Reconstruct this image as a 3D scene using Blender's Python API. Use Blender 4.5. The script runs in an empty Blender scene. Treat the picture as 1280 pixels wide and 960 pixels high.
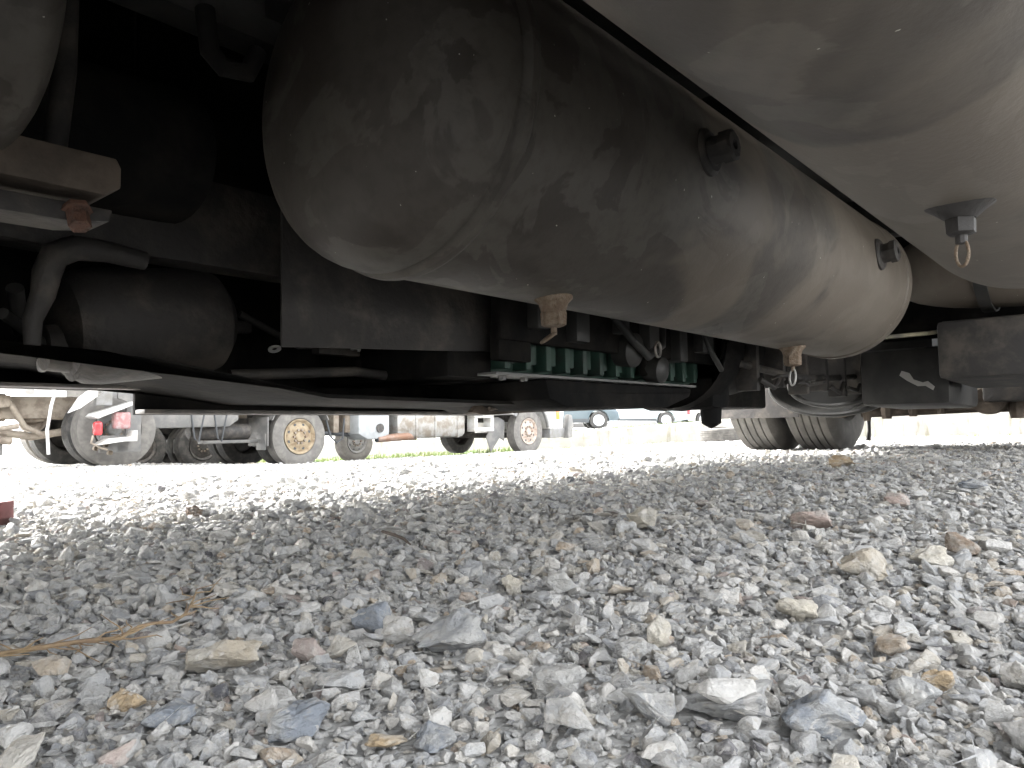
import bpy, bmesh, math, random
import numpy as np
from mathutils import Vector, Matrix, noise as mnoise

SC = bpy.context.scene
R = math.radians
PI = math.pi
random.seed(4)

# ------------------------------------------------------------------ camera
CAMZ = 0.18
FPX = 930.0
cd = bpy.data.cameras.new('camera')
cam = bpy.data.objects.new('camera', cd)
SC.collection.objects.link(cam)
cd.sensor_width = 36.0
cd.lens = FPX / 1280 * 36.0
cd.clip_start = 0.02
cd.clip_end = 3000
pit = math.atan(55 / FPX)
fwd = Vector((0, math.cos(pit), math.sin(pit)))
r0 = Vector((1, 0, 0))
u0 = r0.cross(fwd)
rl = R(1.0)
cr = r0 * math.cos(rl) - u0 * math.sin(rl)
cu = r0 * math.sin(rl) + u0 * math.cos(rl)
cam.matrix_world = Matrix(((cr.x, cu.x, -fwd.x, 0), (cr.y, cu.y, -fwd.y, 0), (cr.z, cu.z, -fwd.z, CAMZ), (0, 0, 0, 1)))
SC.camera = cam

# ------------------------------------------------------------------ light
SUN_EL, SUN_AZ = 33.0, 302.0       # compass azimuth of the sun seen from above, clockwise from +Y
w = bpy.data.worlds.new('World')
SC.world = w
w.use_nodes = True
nt = w.node_tree
nt.nodes.clear()
sky = nt.nodes.new('ShaderNodeTexSky')
sky.sky_type = 'NISHITA'
sky.sun_disc = False
sky.sun_elevation = R(SUN_EL)
sky.sun_rotation = R(SUN_AZ)
sky.dust_density = 6.0
sky.air_density = 1.0
hs = nt.nodes.new('ShaderNodeHueSaturation')
hs.inputs['Saturation'].default_value = 0.10
bg = nt.nodes.new('ShaderNodeBackground')
bg.inputs['Strength'].default_value = 0.15
wo = nt.nodes.new('ShaderNodeOutputWorld')
nt.links.new(sky.outputs[0], hs.inputs['Color'])
nt.links.new(hs.outputs[0], bg.inputs['Color'])
nt.links.new(bg.outputs[0], wo.inputs['Surface'])
sd = bpy.data.lights.new('sun', 'SUN')
sd.energy = 0.5
sd.angle = R(22)
sd.color = (1.0, 0.96, 0.9)
sun = bpy.data.objects.new('sun', sd)
SC.collection.objects.link(sun)
saz = R(SUN_AZ)
sdir = Vector((math.sin(saz) * math.cos(R(SUN_EL)), math.cos(saz) * math.cos(R(SUN_EL)), math.sin(R(SUN_EL))))
sun.rotation_euler = sdir.to_track_quat('Z', 'Y').to_euler()

SC.view_settings.view_transform = 'Standard'
SC.view_settings.look = 'None'
SC.view_settings.gamma = 1.0
SC.view_settings.use_curve_mapping = False
SC.view_settings.exposure = 3.68
SC.render.engine = 'CYCLES'
SC.cycles.use_denoising = True
SC.cycles.max_bounces = 8
SC.cycles.diffuse_bounces = 5

# ------------------------------------------------------------------ frames
AX = R(40.3)
D = Vector((math.sin(AX), math.cos(AX), 0))        # along the parked trucks
NL = Vector((-math.cos(AX), math.sin(AX), 0))      # across, away from the camera
ROTZ = math.atan2(D.y, D.x)


def sn(s, n, z=0.0):
    return D * s + NL * n + Vector((0, 0, z))


def to_sn(x, y):
    v = Vector((x, y, 0))
    return v.dot(D), v.dot(NL)


_AZ = [-180, -90, -45, -28, -16, -4, 2, 16, 34, 60, 120, 180]
_K = [.01, .02, .027, .029, .040, .034, .029, .0185, .0155, .012, .01, .01]
_D0 = [6, 3, 2.2, 2.4, 2.9, 3.6, 4.0, 4.7, 5.7, 6, 6, 6]


def ground_z(x, y):
    """height of the yard: level under the near truck, falling gently away beyond it"""
    az = math.degrees(math.atan2(x, y))
    k = float(np.interp(az, _AZ, _K))
    d0 = float(np.interp(az, _AZ, _D0))
    t = math.hypot(x, y) - d0
    if t <= 0:
        base = 0.0
    else:
        tt = min(t, 22.0)
        base = -k * (tt - 0.4 * (1 - math.exp(-tt / 0.4)))
    return base


def bumps(x, y):
    d = math.hypot(x, y)
    b = 0.010 * mnoise.noise((x * 3.1, y * 3.1, 0.3)) + 0.016 * mnoise.noise((x * 0.9, y * 0.9, 5.0))
    return b * min(1, d / 0.5)


def ray(px, py):
    return fwd + cr * ((px - 640) / FPX) - cu * ((py - 480) / FPX)


def seen_ground(px, py):
    """the spot of the yard that the photograph shows at a pixel"""
    v = ray(px, py)
    t = 0.05
    while t < 60:
        if CAMZ + v.z * t <= ground_z(v.x * t, v.y * t) + bumps(v.x * t, v.y * t):
            break
        t += 0.004 + t * 0.002
    return Vector((v.x * t, v.y * t, ground_z(v.x * t, v.y * t) + bumps(v.x * t, v.y * t))), t


# ------------------------------------------------------------------ materials
def mat(name, col, rough=0.6, metal=0.0, col2=None, scale=6.0, detail=6.0, lo=0.4, hi=0.65, bump=0.0, bscale=40.0,
        col3=None, scale3=2.0, lo3=0.55, hi3=0.7, stretch=None, spec=0.5, rough2=None, coat=0.0):
    m = bpy.data.materials.new(name)
    m.use_nodes = True
    t = m.node_tree
    b = t.nodes['Principled BSDF']
    b.inputs['Roughness'].default_value = rough
    b.inputs['Metallic'].default_value = metal
    b.inputs['Specular IOR Level'].default_value = spec
    b.inputs['Coat Weight'].default_value = coat
    tc = t.nodes.new('ShaderNodeTexCoord')
    src = tc.outputs['Object']
    if stretch:
        mp = t.nodes.new('ShaderNodeMapping')
        mp.inputs['Scale'].default_value = stretch
        t.links.new(src, mp.inputs[0])
        src = mp.outputs[0]
    c_out = None
    rgb = t.nodes.new('ShaderNodeRGB')
    rgb.outputs[0].default_value = (*col, 1)
    c_out = rgb.outputs[0]
    for i, (cc, sc_, l_, h_) in enumerate(((col2, scale, lo, hi), (col3, scale3, lo3, hi3))):
        if cc is None:
            continue
        nz = t.nodes.new('ShaderNodeTexNoise')
        nz.inputs['Scale'].default_value = sc_
        nz.inputs['Detail'].default_value = detail
        nz.inputs['Roughness'].default_value = 0.62
        nz.inputs['Distortion'].default_value = 0.3 * i + 0.2
        t.links.new(src, nz.inputs['Vector'])
        mr = t.nodes.new('ShaderNodeMapRange')
        mr.interpolation_type = 'SMOOTHSTEP'
        mr.inputs['From Min'].default_value = l_
        mr.inputs['From Max'].default_value = h_
        t.links.new(nz.outputs['Fac'], mr.inputs['Value'])
        mx = t.nodes.new('ShaderNodeMix')
        mx.data_type = 'RGBA'
        mx.inputs['B'].default_value = (*cc, 1)
        t.links.new(mr.outputs[0], mx.inputs['Factor'])
        t.links.new(c_out, mx.inputs['A'])
        c_out = mx.outputs['Result']
        if i == 0 and rough2 is not None:
            m2 = t.nodes.new('ShaderNodeMapRange')
            m2.inputs['To Min'].default_value = rough
            m2.inputs['To Max'].default_value = rough2
            t.links.new(mr.outputs[0], m2.inputs['Value'])
            t.links.new(m2.outputs[0], b.inputs['Roughness'])
    t.links.new(c_out, b.inputs['Base Color'])
    if bump:
        nb = t.nodes.new('ShaderNodeTexNoise')
        nb.inputs['Scale'].default_value = bscale
        nb.inputs['Detail'].default_value = 8
        t.links.new(src, nb.inputs['Vector'])
        bp = t.nodes.new('ShaderNodeBump')
        bp.inputs['Strength'].default_value = bump
        bp.inputs['Distance'].default_value = 0.01
        t.links.new(nb.outputs['Fac'], bp.inputs['Height'])
        t.links.new(bp.outputs[0], b.inputs['Normal'])
    return m


M = {}


def tank_mat(x0=.4, x1=2.1, d0=-.20, d1=.20, film=.55):
    """dusty dark paint: cloudy dried-mud film with light falloff in its colour, water tide lines, small pale chips"""
    m = bpy.data.materials.new('tank_paint')
    m.use_nodes = True
    t = m.node_tree
    b = t.nodes['Principled BSDF']
    tc = t.nodes.new('ShaderNodeTexCoord')
    o = tc.outputs['Object']

    def noise(scale, detail, dist=0.0, rough=0.6, vec=o):
        n = t.nodes.new('ShaderNodeTexNoise')
        n.inputs['Scale'].default_value = scale
        n.inputs['Detail'].default_value = detail
        n.inputs['Distortion'].default_value = dist
        n.inputs['Roughness'].default_value = rough
        t.links.new(vec, n.inputs['Vector'])
        return n.outputs['Fac']

    def rng(v, a, c, lo=0.0, hi=1.0, smooth=True):
        r = t.nodes.new('ShaderNodeMapRange')
        if smooth:
            r.interpolation_type = 'SMOOTHSTEP'
        for k, x in (('From Min', a), ('From Max', c), ('To Min', lo), ('To Max', hi)):
            r.inputs[k].default_value = x
        t.links.new(v, r.inputs['Value'])
        return r.outputs[0]

    def mix(f, a, c):
        x = t.nodes.new('ShaderNodeMix')
        x.data_type = 'RGBA'
        t.links.new(f, x.inputs['Factor'])
        if isinstance(a, tuple):
            x.inputs['A'].default_value = (*a, 1)
        else:
            t.links.new(a, x.inputs['A'])
        x.inputs['B'].default_value = (*c, 1)
        return x.outputs['Result']
    big = rng(noise(3.4, 3.0, 0.6, 0.5), 0.46, 0.53)
    edge = rng(noise(4.6, 6.0, 1.1, 0.55), 0.50, 0.535)
    fine = rng(noise(38, 8), 0.35, 0.75)
    # pale film thickens towards +X: light falloff along the tank put into the colour
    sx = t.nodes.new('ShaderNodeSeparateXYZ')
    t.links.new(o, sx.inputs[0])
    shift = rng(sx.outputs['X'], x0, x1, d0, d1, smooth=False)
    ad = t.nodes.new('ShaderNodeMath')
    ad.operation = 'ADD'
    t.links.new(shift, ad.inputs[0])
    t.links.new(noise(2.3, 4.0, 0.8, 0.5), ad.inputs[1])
    dust_lit = rng(ad.outputs[0], .42, .58)
    c = mix(big, (0.058, 0.049, 0.041), (0.080, 0.070, 0.060))
    c = mix(rng(edge, 0, 1, 0, 0.55), c, (0.125, 0.114, 0.097))
    c = mix(rng(fine, 0, 1, 0, 0.35), c, (0.040, 0.034, 0.028))
    chips = rng(noise(95, 2.0, 0, 0.4), 0.772, 0.80)
    c = mix(rng(dust_lit, 0, 1, 0, film), c, (0.205, 0.172, 0.135))
    c = mix(chips, c, (0.5, 0.48, 0.42))
    rust = rng(noise(7.0, 9, 0.5), 0.66, 0.78, 0, 0.5)
    c = mix(rust, c, (0.15, 0.085, 0.05))
    b.inputs['Specular IOR Level'].default_value = .38
    t.links.new(c, b.inputs['Base Color'])
    t.links.new(rng(big, 0, 1, 0.52, 0.62), b.inputs['Roughness'])
    bp = t.nodes.new('ShaderNodeBump')
    bp.inputs['Strength'].default_value = 0.12
    bp.inputs['Distance'].default_value = 0.004
    t.links.new(noise(120, 6), bp.inputs['Height'])
    t.links.new(bp.outputs[0], b.inputs['Normal'])
    return m


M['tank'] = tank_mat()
M['tank_dusty_lit'] = tank_mat(-.2, 1.4, .04, .12, .48)  # paler film all over: side light on the overhead tank put into its colour
M['black'] = mat('black_paint', (.022, .022, .021), .5, col2=(.05, .048, .044), scale=5, bump=.1)
M['grime'] = mat('grimy_steel', (.035, .032, .03), .65, col2=(.09, .078, .065), scale=9, lo=.45, hi=.7, bump=.3, bscale=60)
M['matt_black'] = mat('sooty_black', (.010, .010, .010), .8, col2=(.022, .02, .018), scale=7, bump=.3, spec=.06)
M['brown'] = mat('brown_grime', (.07, .055, .042), .75, col2=(.14, .11, .085), scale=8, bump=.3)
M['rust'] = mat('rust', (.17, .12, .08), .8, col2=(.25, .20, .15), scale=60, bump=.6, bscale=200)
M['red_rust'] = mat('red_rust', (.15, .075, .05), .8, col2=(.10, .06, .045), scale=60, bump=.5, bscale=200)
M['green'] = mat('green_engine', (.028, .068, .050), .55, col2=(.03, .042, .036), scale=14, lo=.45, hi=.7, bump=.2)
M['rubber'] = mat('tyre_rubber', (.045, .044, .043), .75, col2=(.09, .085, .078), scale=10, bump=.25, bscale=90)
M['near_rubber'] = mat('near_rubber', (.085, .08, .073), .85, col2=(.13, .122, .11), scale=9, bump=.25, bscale=80)
M['dusty_hazed_rubber'] = mat('dusty_hazed_rubber', (.16, .152, .142), .85, col2=(.23, .22, .20), scale=7, bump=.2, bscale=60)  # dusty grey, lightened to put the glare over the far tyres into the colour
M['beige_rim'] = mat('beige_rim', (.36, .295, .20), .7, col2=(.23, .165, .10), scale=9)
M['pink_rim'] = mat('dusty_white_rim', (.5, .43, .38), .6, col2=(.36, .27, .21), scale=9)
M['grey_rim'] = mat('grey_rim', (.24, .24, .24), .5, col2=(.18, .175, .16), scale=8)
M['hub'] = mat('hub_metal', (.3, .27, .23), .5, .4, col2=(.2, .13, .09), scale=20)
M['dark_metal'] = mat('dark_metal', (.05, .047, .045), .6, col2=(.1, .09, .08), scale=12)
M['white_paint'] = mat('white_paint', (.66, .66, .645), .35, col2=(.52, .50, .46), scale=4, coat=.3)
M['grey_paint'] = mat('grey_paint', (.15, .15, .147), .5, col2=(.22, .212, .2), scale=5)
M['beige_paint'] = mat('beige_grime', (.38, .33, .27), .75, col2=(.24, .2, .16), scale=8, bump=.3)
M['silver'] = mat('silver_steel', (.36, .355, .34), .42, .5, col2=(.22, .19, .155), scale=5)
M['tan_steel'] = mat('heat_tanned_steel', (.25, .14, .09), .5, .3, col2=(.3, .22, .18), scale=5)
M['blue_white'] = mat('milky_plastic', (.42, .44, .45), .4, col2=(.34, .355, .36), scale=6)
M['red_lens'] = mat('red_lens', (.6, .04, .05), .2, coat=.8)
M['pale_lens'] = mat('pink_lens', (.36, .17, .17), .2, coat=.6, col2=(.38, .32, .32), scale=14)
M['amber'] = mat('amber_lens', (.8, .28, .05), .25, coat=.6)
M['blue_car'] = mat('blue_grey_car_paint', (.07, .10, .12), .3, coat=.6)
M['ice_paint'] = mat('pale_car_paint', (.40, .47, .49), .3, coat=.5)
M['trim'] = mat('black_trim', (.06, .065, .07), .5)
M['glass'] = mat('car_glass', (.03, .035, .04), .06, spec=.8)
M['alloy'] = mat('alloy', (.55, .56, .58), .35, .5)
M['fibre'] = mat('dry_fibre', (.30, .22, .13), .9, col2=(.2, .14, .09), scale=40)
M['twig'] = mat('dark_twig', (.06, .045, .035), .9)
M['wood_red'] = mat('red_brown_wood', (.16, .06, .06), .8, col2=(.1, .04, .035), scale=30)
M['cable'] = mat('dusty_cable', (.3, .27, .18), .8, col2=(.12, .11, .09), scale=12)
M['film'] = mat('torn_film', (.45, .44, .42), .6)


def concrete_mat():
    m = bpy.data.materials.new('weathered_concrete')
    m.use_nodes = True
    t = m.node_tree
    b = t.nodes['Principled BSDF']
    b.inputs['Roughness'].default_value = .9
    tc = t.nodes.new('ShaderNodeTexCoord')

    def nz(scale, stretch, detail=7):
        mp = t.nodes.new('ShaderNodeMapping')
        mp.inputs['Scale'].default_value = stretch
        t.links.new(tc.outputs['Object'], mp.inputs[0])
        n = t.nodes.new('ShaderNodeTexNoise')
        n.inputs['Scale'].default_value = scale
        n.inputs['Detail'].default_value = detail
        n.inputs['Roughness'].default_value = .65
        t.links.new(mp.outputs[0], n.inputs['Vector'])
        return n.outputs['Fac']

    def mix(fac, lo, hi, a, c, mx=1.0):
        r = t.nodes.new('ShaderNodeMapRange')
        r.interpolation_type = 'SMOOTHSTEP'
        r.inputs['From Min'].default_value = lo
        r.inputs['From Max'].default_value = hi
        r.inputs['To Max'].default_value = mx
        t.links.new(fac, r.inputs['Value'])
        x = t.nodes.new('ShaderNodeMix')
        x.data_type = 'RGBA'
        t.links.new(r.outputs[0], x.inputs['Factor'])
        if isinstance(a, tuple):
            x.inputs['A'].default_value = (*a, 1)
        else:
            t.links.new(a, x.inputs['A'])
        x.inputs['B'].default_value = (*c, 1)
        return x.outputs['Result']
    c = mix(nz(2.0, (1, 1, 1)), .4, .6, (.24, .232, .21), (.30, .292, .27))
    c = mix(nz(5.0, (1.4, 1, .22)), .52, .66, c, (.15, .14, .10), .75)      # run-down streaks
    c = mix(nz(3.0, (.6, 1, 1.6)), .58, .7, c, (.30, .20, .14), .5)         # earthy stain
    c = mix(nz(26.0, (1, 1, 1)), .55, .8, c, (.2, .2, .16), .6)
    t.links.new(c, b.inputs['Base Color'])
    bp = t.nodes.new('ShaderNodeBump')
    bp.inputs['Strength'].default_value = .4
    bp.inputs['Distance'].default_value = .02
    t.links.new(nz(18, (1, 1, 1)), bp.inputs['Height'])
    t.links.new(bp.outputs[0], b.inputs['Normal'])
    return m


M['concrete'] = concrete_mat()


def stone_mat(name, stops, vein=True, per_instance=True):
    m = bpy.data.materials.new(name)
    m.use_nodes = True
    t = m.node_tree
    b = t.nodes['Principled BSDF']
    b.inputs['Roughness'].default_value = .82
    b.inputs['Specular IOR Level'].default_value = .35
    tc = t.nodes.new('ShaderNodeTexCoord')
    oi = t.nodes.new('ShaderNodeObjectInfo')
    cr_ = t.nodes.new('ShaderNodeValToRGB')
    cr_.color_ramp.interpolation = 'LINEAR'
    els = cr_.color_ramp.elements
    while len(els) > 1:
        els.remove(els[-1])
    els[0].position = stops[0][0]
    els[0].color = (*stops[0][1], 1)
    for p, c in stops[1:]:
        e = els.new(p)
        e.color = (*c, 1)
    if per_instance:
        t.links.new(oi.outputs['Random'], cr_.inputs[0])
    # offset the pattern for every stone
    ad = t.nodes.new('ShaderNodeVectorMath')
    ad.operation = 'MULTIPLY_ADD'
    cb = t.nodes.new('ShaderNodeCombineXYZ')
    for k in range(3):
        t.links.new(oi.outputs['Random'], cb.inputs[k])
    ad.inputs[1].default_value = (31, 57, 83)
    t.links.new(cb.outputs[0], ad.inputs[0])
    t.links.new(tc.outputs['Object'], ad.inputs[2])
    v = ad.outputs[0]

    def nz(scale, detail=6, dist=0.):
        n = t.nodes.new('ShaderNodeTexNoise')
        n.inputs['Scale'].default_value = scale
        n.inputs['Detail'].default_value = detail
        n.inputs['Distortion'].default_value = dist
        n.inputs['Roughness'].default_value = .65
        t.links.new(v, n.inputs['Vector'])
        return n.outputs['Fac']

    def mixc(f, a, lo, hi, c, mx, mode='MIX'):
        r = t.nodes.new('ShaderNodeMapRange')
        r.interpolation_type = 'SMOOTHSTEP'
        r.inputs['From Min'].default_value = lo
        r.inputs['From Max'].default_value = hi
        r.inputs['To Max'].default_value = mx
        t.links.new(f, r.inputs['Value'])
        x = t.nodes.new('ShaderNodeMix')
        x.data_type = 'RGBA'
        x.blend_type = mode
        t.links.new(r.outputs[0], x.inputs['Factor'])
        t.links.new(a, x.inputs['A'])
        x.inputs['B'].default_value = (*c, 1)
        return x.outputs['Result']
    c = cr_.outputs[0]
    c = mixc(nz(1.6), c, .42, .62, (.56, .545, .51), .55)      # dusty pale areas
    c = mixc(nz(2.6, 4, .4), c, .56, .66, (.38, .33, .25), .35)
    c = mixc(nz(7.0, 6), c, .5, .75, (.22, .225, .23), .4)
    if vein:
        c = mixc(nz(1.1, 3, 1.5), c, .60, .63, (.62, .60, .57), .6)
    t.links.new(c, b.inputs['Base Color'])
    bp = t.nodes.new('ShaderNodeBump')
    bp.inputs['Strength'].default_value = .55
    bp.inputs['Distance'].default_value = .12
    t.links.new(nz(4.5, 9), bp.inputs['Height'])
    t.links.new(bp.outputs[0], b.inputs['Normal'])
    return m


GREY = [(0, (.31, .318, .33)), (.2, (.42, .425, .43)), (.45, (.52, .518, .51)), (.66, (.59, .582, .565)), (.8, (.63, .61, .575)),
        (.92, (.53, .49, .42)), (.965, (.45, .36, .27)), (.972, (.47, .39, .35)), (.99, (.14, .15, .17)), (1, (.10, .10, .11))]
M['gravel'] = stone_mat('crushed_limestone', GREY)
M['st_grey'] = stone_mat('grey_stone', [(0, (.31, .32, .33)), (1, (.38, .38, .375))])
M['st_blue'] = stone_mat('blue_grey_stone', [(0, (.23, .255, .29)), (1, (.27, .295, .33))])
M['st_buff'] = stone_mat('buff_stone', [(0, (.42, .37, .30)), (1, (.45, .40, .32))])
M['st_cream'] = stone_mat('cream_stone', [(0, (.56, .52, .44)), (1, (.58, .54, .46))])
M['st_pink'] = stone_mat('pink_stone', [(0, (.44, .35, .31)), (1, (.46, .37, .33))])
M['st_ochre'] = stone_mat('ochre_stone', [(0, (.46, .35, .22)), (1, (.48, .37, .24))])
M['st_dark'] = stone_mat('dark_stone', [(0, (.09, .095, .10)), (1, (.11, .115, .12))])
M['st_brown'] = stone_mat('brown_stone', [(0, (.22, .16, .12)), (1, (.24, .18, .13))])
M['ground'] = mat('stone_dust', (.38, .38, .37), .95, col2=(.46, .455, .44), scale=30, detail=10, col3=(.19, .185, .18), scale3=1.2, bump=1.0,
                  bscale=60)
M['yard'] = mat('pale_yard', (.42, .42, .40), .95, col2=(.34, .34, .31), scale=1.2, bump=.5, bscale=20)


# ------------------------------------------------------------------ mesh helpers
class MB:
    def __init__(self):
        self.b = bmesh.new()

    def _add(self, verts, faces, Mx=None):
        vs = [self.b.verts.new((Mx @ Vector(v)) if Mx else Vector(v)) for v in verts]
        out = []
        for f in faces:
            try:
                out.append(self.b.faces.new([vs[i] for i in f]))
            except ValueError:
                pass
        return vs, out

    def box(self, x0, x1, y0, y1, z0, z1, bev=0.0, Mx=None, seg=2):
        t = bmesh.new()
        bmesh.ops.create_cube(t, size=1)
        for v in t.verts:
            v.co = Vector(((x0 + x1) / 2 + v.co.x * (x1 - x0), (y0 + y1) / 2 + v.co.y * (y1 - y0), (z0 + z1) / 2 + v.co.z * (z1 - z0)))
        if bev:
            bmesh.ops.bevel(t, geom=list(t.edges), offset=bev, segments=seg, affect='EDGES', profile=.6)
        self._merge(t, Mx)
        return self

    def _merge(self, t, Mx=None):
        t.verts.ensure_lookup_table()
        vs = [tuple(v.co) for v in t.verts]
        for i, v in enumerate(t.verts):
            v.index = i
        fs = [[v.index for v in f.verts] for f in t.faces]
        t.free()
        self._add(vs, fs, Mx)

    def prism(self, pts, y0, y1, bev=0.0, Mx=None):
        """outline in the x,z plane pushed from y0 to y1"""
        t = bmesh.new()
        a = [t.verts.new((p[0], y0, p[1])) for p in pts]
        b_ = [t.verts.new((p[0], y1, p[1])) for p in pts]
        n = len(pts)
        t.faces.new(a)
        t.faces.new(list(reversed(b_)))
        for i in range(n):
            t.faces.new((a[i], b_[i], b_[(i + 1) % n], a[(i + 1) % n]))
        bmesh.ops.recalc_face_normals(t, faces=t.faces)
        if bev:
            bmesh.ops.bevel(t, geom=list(t.edges), offset=bev, segments=2, affect='EDGES', profile=.6)
        self._merge(t, Mx)
        return self

    def tube(self, pts, r, seg=12, cap=True, closed=False):
        pts = [Vector(p) for p in pts]
        n = len(pts)
        rr = r if isinstance(r, (list, tuple)) else [r] * n
        rings = []
        prev = None
        for i, p in enumerate(pts):
            if closed:
                tg = (pts[(i + 1) % n] - pts[i - 1])
            elif i == 0:
                tg = pts[1] - p
            elif i == n - 1:
                tg = p - pts[i - 1]
            else:
                tg = (pts[i + 1] - pts[i - 1])
            tg.normalize()
            if prev is None:
                a = tg.cross(Vector((0, 0, 1)))
                if a.length < .05:
                    a = tg.cross(Vector((1, 0, 0)))
            else:
                a = prev - tg * prev.dot(tg)
            a.normalize()
            prev = a
            bb = tg.cross(a)
            rings.append([self.b.verts.new(p + (a * math.cos(q) + bb * math.sin(q)) * rr[i]) for q in
                          [2 * PI * k / seg for k in range(seg)]])
        m = n if closed else n - 1
        for i in range(m):
            A, B = rings[i], rings[(i + 1) % n]
            for k in range(seg):
                self.b.faces.new((A[k], A[(k + 1) % seg], B[(k + 1) % seg], B[k]))
        if cap and not closed:
            self.b.faces.new(rings[0])
            self.b.faces.new(list(reversed(rings[-1])))
        return self

    def lathe(self, prof, o=(0, 0, 0), axis='y', seg=40, squash=1.0):
        """prof: (distance along the axis, radius)"""
        o = Vector(o)
        ax = {'x': (Vector((1, 0, 0)), Vector((0, 1, 0)), Vector((0, 0, 1))), 'y': (Vector((0, 1, 0)), Vector((0, 0, 1)), Vector((1, 0, 0))),
              'z': (Vector((0, 0, 1)), Vector((1, 0, 0)), Vector((0, 1, 0)))}
        if isinstance(axis, str):
            e, a, b_ = ax[axis]
        else:
            e = Vector(axis).normalized()
            a = e.orthogonal().normalized()
            b_ = e.cross(a)
        rings = []
        for (h, r_) in prof:
            if r_ < 1e-6:
                rings.append([self.b.verts.new(o + e * h)])
            else:
                rings.append([self.b.verts.new(o + e * h + a * r_ * math.cos(q) + b_ * r_ * squash * math.sin(q)) for q in
                              [2 * PI * k / seg for k in range(seg)]])
        for A, B in zip(rings, rings[1:]):
            if len(A) == 1 and len(B) == 1:
                continue
            for k in range(seg):
                k2 = (k + 1) % seg
                if len(A) == 1:
                    self.b.faces.new((A[0], B[k2], B[k]))
                elif len(B) == 1:
                    self.b.faces.new((A[k], A[k2], B[0]))
                else:
                    self.b.faces.new((A[k], A[k2], B[k2], B[k]))
        return self

    def build(self, name, m, parent=None, smooth=True, loc=None, rz=0):
        bmesh.ops.recalc_face_normals(self.b, faces=self.b.faces)
        me = bpy.data.meshes.new(name)
        if smooth:
            for f in self.b.faces:
                f.smooth = True
            for e in self.b.edges:
                if len(e.link_faces) == 2 and e.calc_face_angle(0) > R(32):
                    e.smooth = False
        self.b.to_mesh(me)
        self.b.free()
        me.materials.append(m)
        o = bpy.data.objects.new(name, me)
        SC.collection.objects.link(o)
        if parent:
            o.parent = parent
        if loc is not None:
            o.location = loc
        o.rotation_euler.z = rz
        return o


def empty(name, loc=(0, 0, 0), rz=0.0, parent=None):
    o = bpy.data.objects.new(name, None)
    o.empty_display_size = .1
    SC.collection.objects.link(o)
    o.location = loc
    o.rotation_euler = (0, 0, rz)
    if parent:
        o.parent = parent
    return o


def tag(o, label=None, cat=None, group=None, kind=None):
    if label:
        o['label'] = label
    if cat:
        o['category'] = cat
    if group:
        o['group'] = group
    if kind:
        o['kind'] = kind
    return o


def arc(c, r, a0, a1, n, plane='xz'):
    out = []
    for i in range(n + 1):
        a = a0 + (a1 - a0) * i / n
        out.append((c[0] + r * math.cos(a), c[1] + r * math.sin(a)))
    return out


# ------------------------------------------------------------------ ground
def build_ground():
    radii = [0.0] + list(np.geomspace(0.12, 600, 150))
    azs = [R(a) for a in np.concatenate([np.arange(-180, -60, 6), np.arange(-60, 60, .8), np.arange(60, 180, 6)])]
    vs, fs = [], []
    vs.append((0, 0, 0))
    na = len(azs)
    for r_ in radii[1:]:
        for a in azs:
            x, y = r_ * math.sin(a), r_ * math.cos(a)
            z = ground_z(x, y)
            if r_ < 12:
                z += bumps(x, y)
            vs.append((x, y, z))
    for k in range(na):
        fs.append((0, 1 + (k + 1) % na, 1 + k))
    for i in range(len(radii) - 2):
        for k in range(na):
            k2 = (k + 1) % na
            a = 1 + i * na
            fs.append((a + k, a + k2, a + na + k2, a + na + k))
    me = bpy.data.meshes.new('ground')
    me.from_pydata(vs, [], fs)
    me.update()
    for p in me.polygons:
        p.use_smooth = True
    bm = bmesh.new()
    bm.from_mesh(me)
    bmesh.ops.recalc_face_normals(bm, faces=bm.faces)
    bm.to_mesh(me)
    bm.free()
    me.materials.append(M['ground'])
    o = bpy.data.objects.new('ground', me)
    SC.collection.objects.link(o)
    tag(o, kind='structure')


build_ground()


# ------------------------------------------------------------------ stones
def rock_mesh(seed, flat=.7, pts=16, detail=1, rough=.10, name='stone'):
    rnd = random.Random(seed)
    b = bmesh.new()
    for _ in range(pts):
        v = Vector((rnd.gauss(0, 1), rnd.gauss(0, 1), rnd.gauss(0, 1))).normalized()
        q = rnd.uniform(.82, 1.0)
        b.verts.new((v.x * .5 * q, v.y * .5 * q * rnd.uniform(.85, 1), v.z * .5 * q * flat))
    res = bmesh.ops.convex_hull(b, input=list(b.verts))
    junk = [e for e in res['geom_interior'] if isinstance(e, bmesh.types.BMVert)]
    if junk:
        bmesh.ops.delete(b, geom=junk, context='VERTS')
    bmesh.ops.dissolve_limit(b, angle_limit=R(14), verts=b.verts, edges=b.edges)
    bmesh.ops.bevel(b, geom=list(b.edges), offset=.028, segments=1, affect='EDGES', profile=.7)
    bmesh.ops.triangulate(b, faces=b.faces)
    for _ in range(detail):
        bmesh.ops.subdivide_edges(b, edges=[e for e in b.edges if e.calc_length() > .13], cuts=1, use_grid_fill=True)
        bmesh.ops.triangulate(b, faces=b.faces)
    off = Vector((seed * 3.7, seed * 1.3, seed * .7))
    for v in b.verts:
        n = v.co.normalized()
        k = mnoise.noise(v.co * 4.2 + off) * rough + mnoise.noise(v.co * 11 + off) * rough * .38
        v.co += n * k
    bmesh.ops.recalc_face_normals(b, faces=b.faces)
    for f in b.faces:
        f.smooth = True
    for e in b.edges:
        if len(e.link_faces) == 2 and e.calc_face_angle(0) > R(24):
            e.smooth = False
    me = bpy.data.meshes.new(name)
    b.to_mesh(me)
    b.free()
    return me


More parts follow.
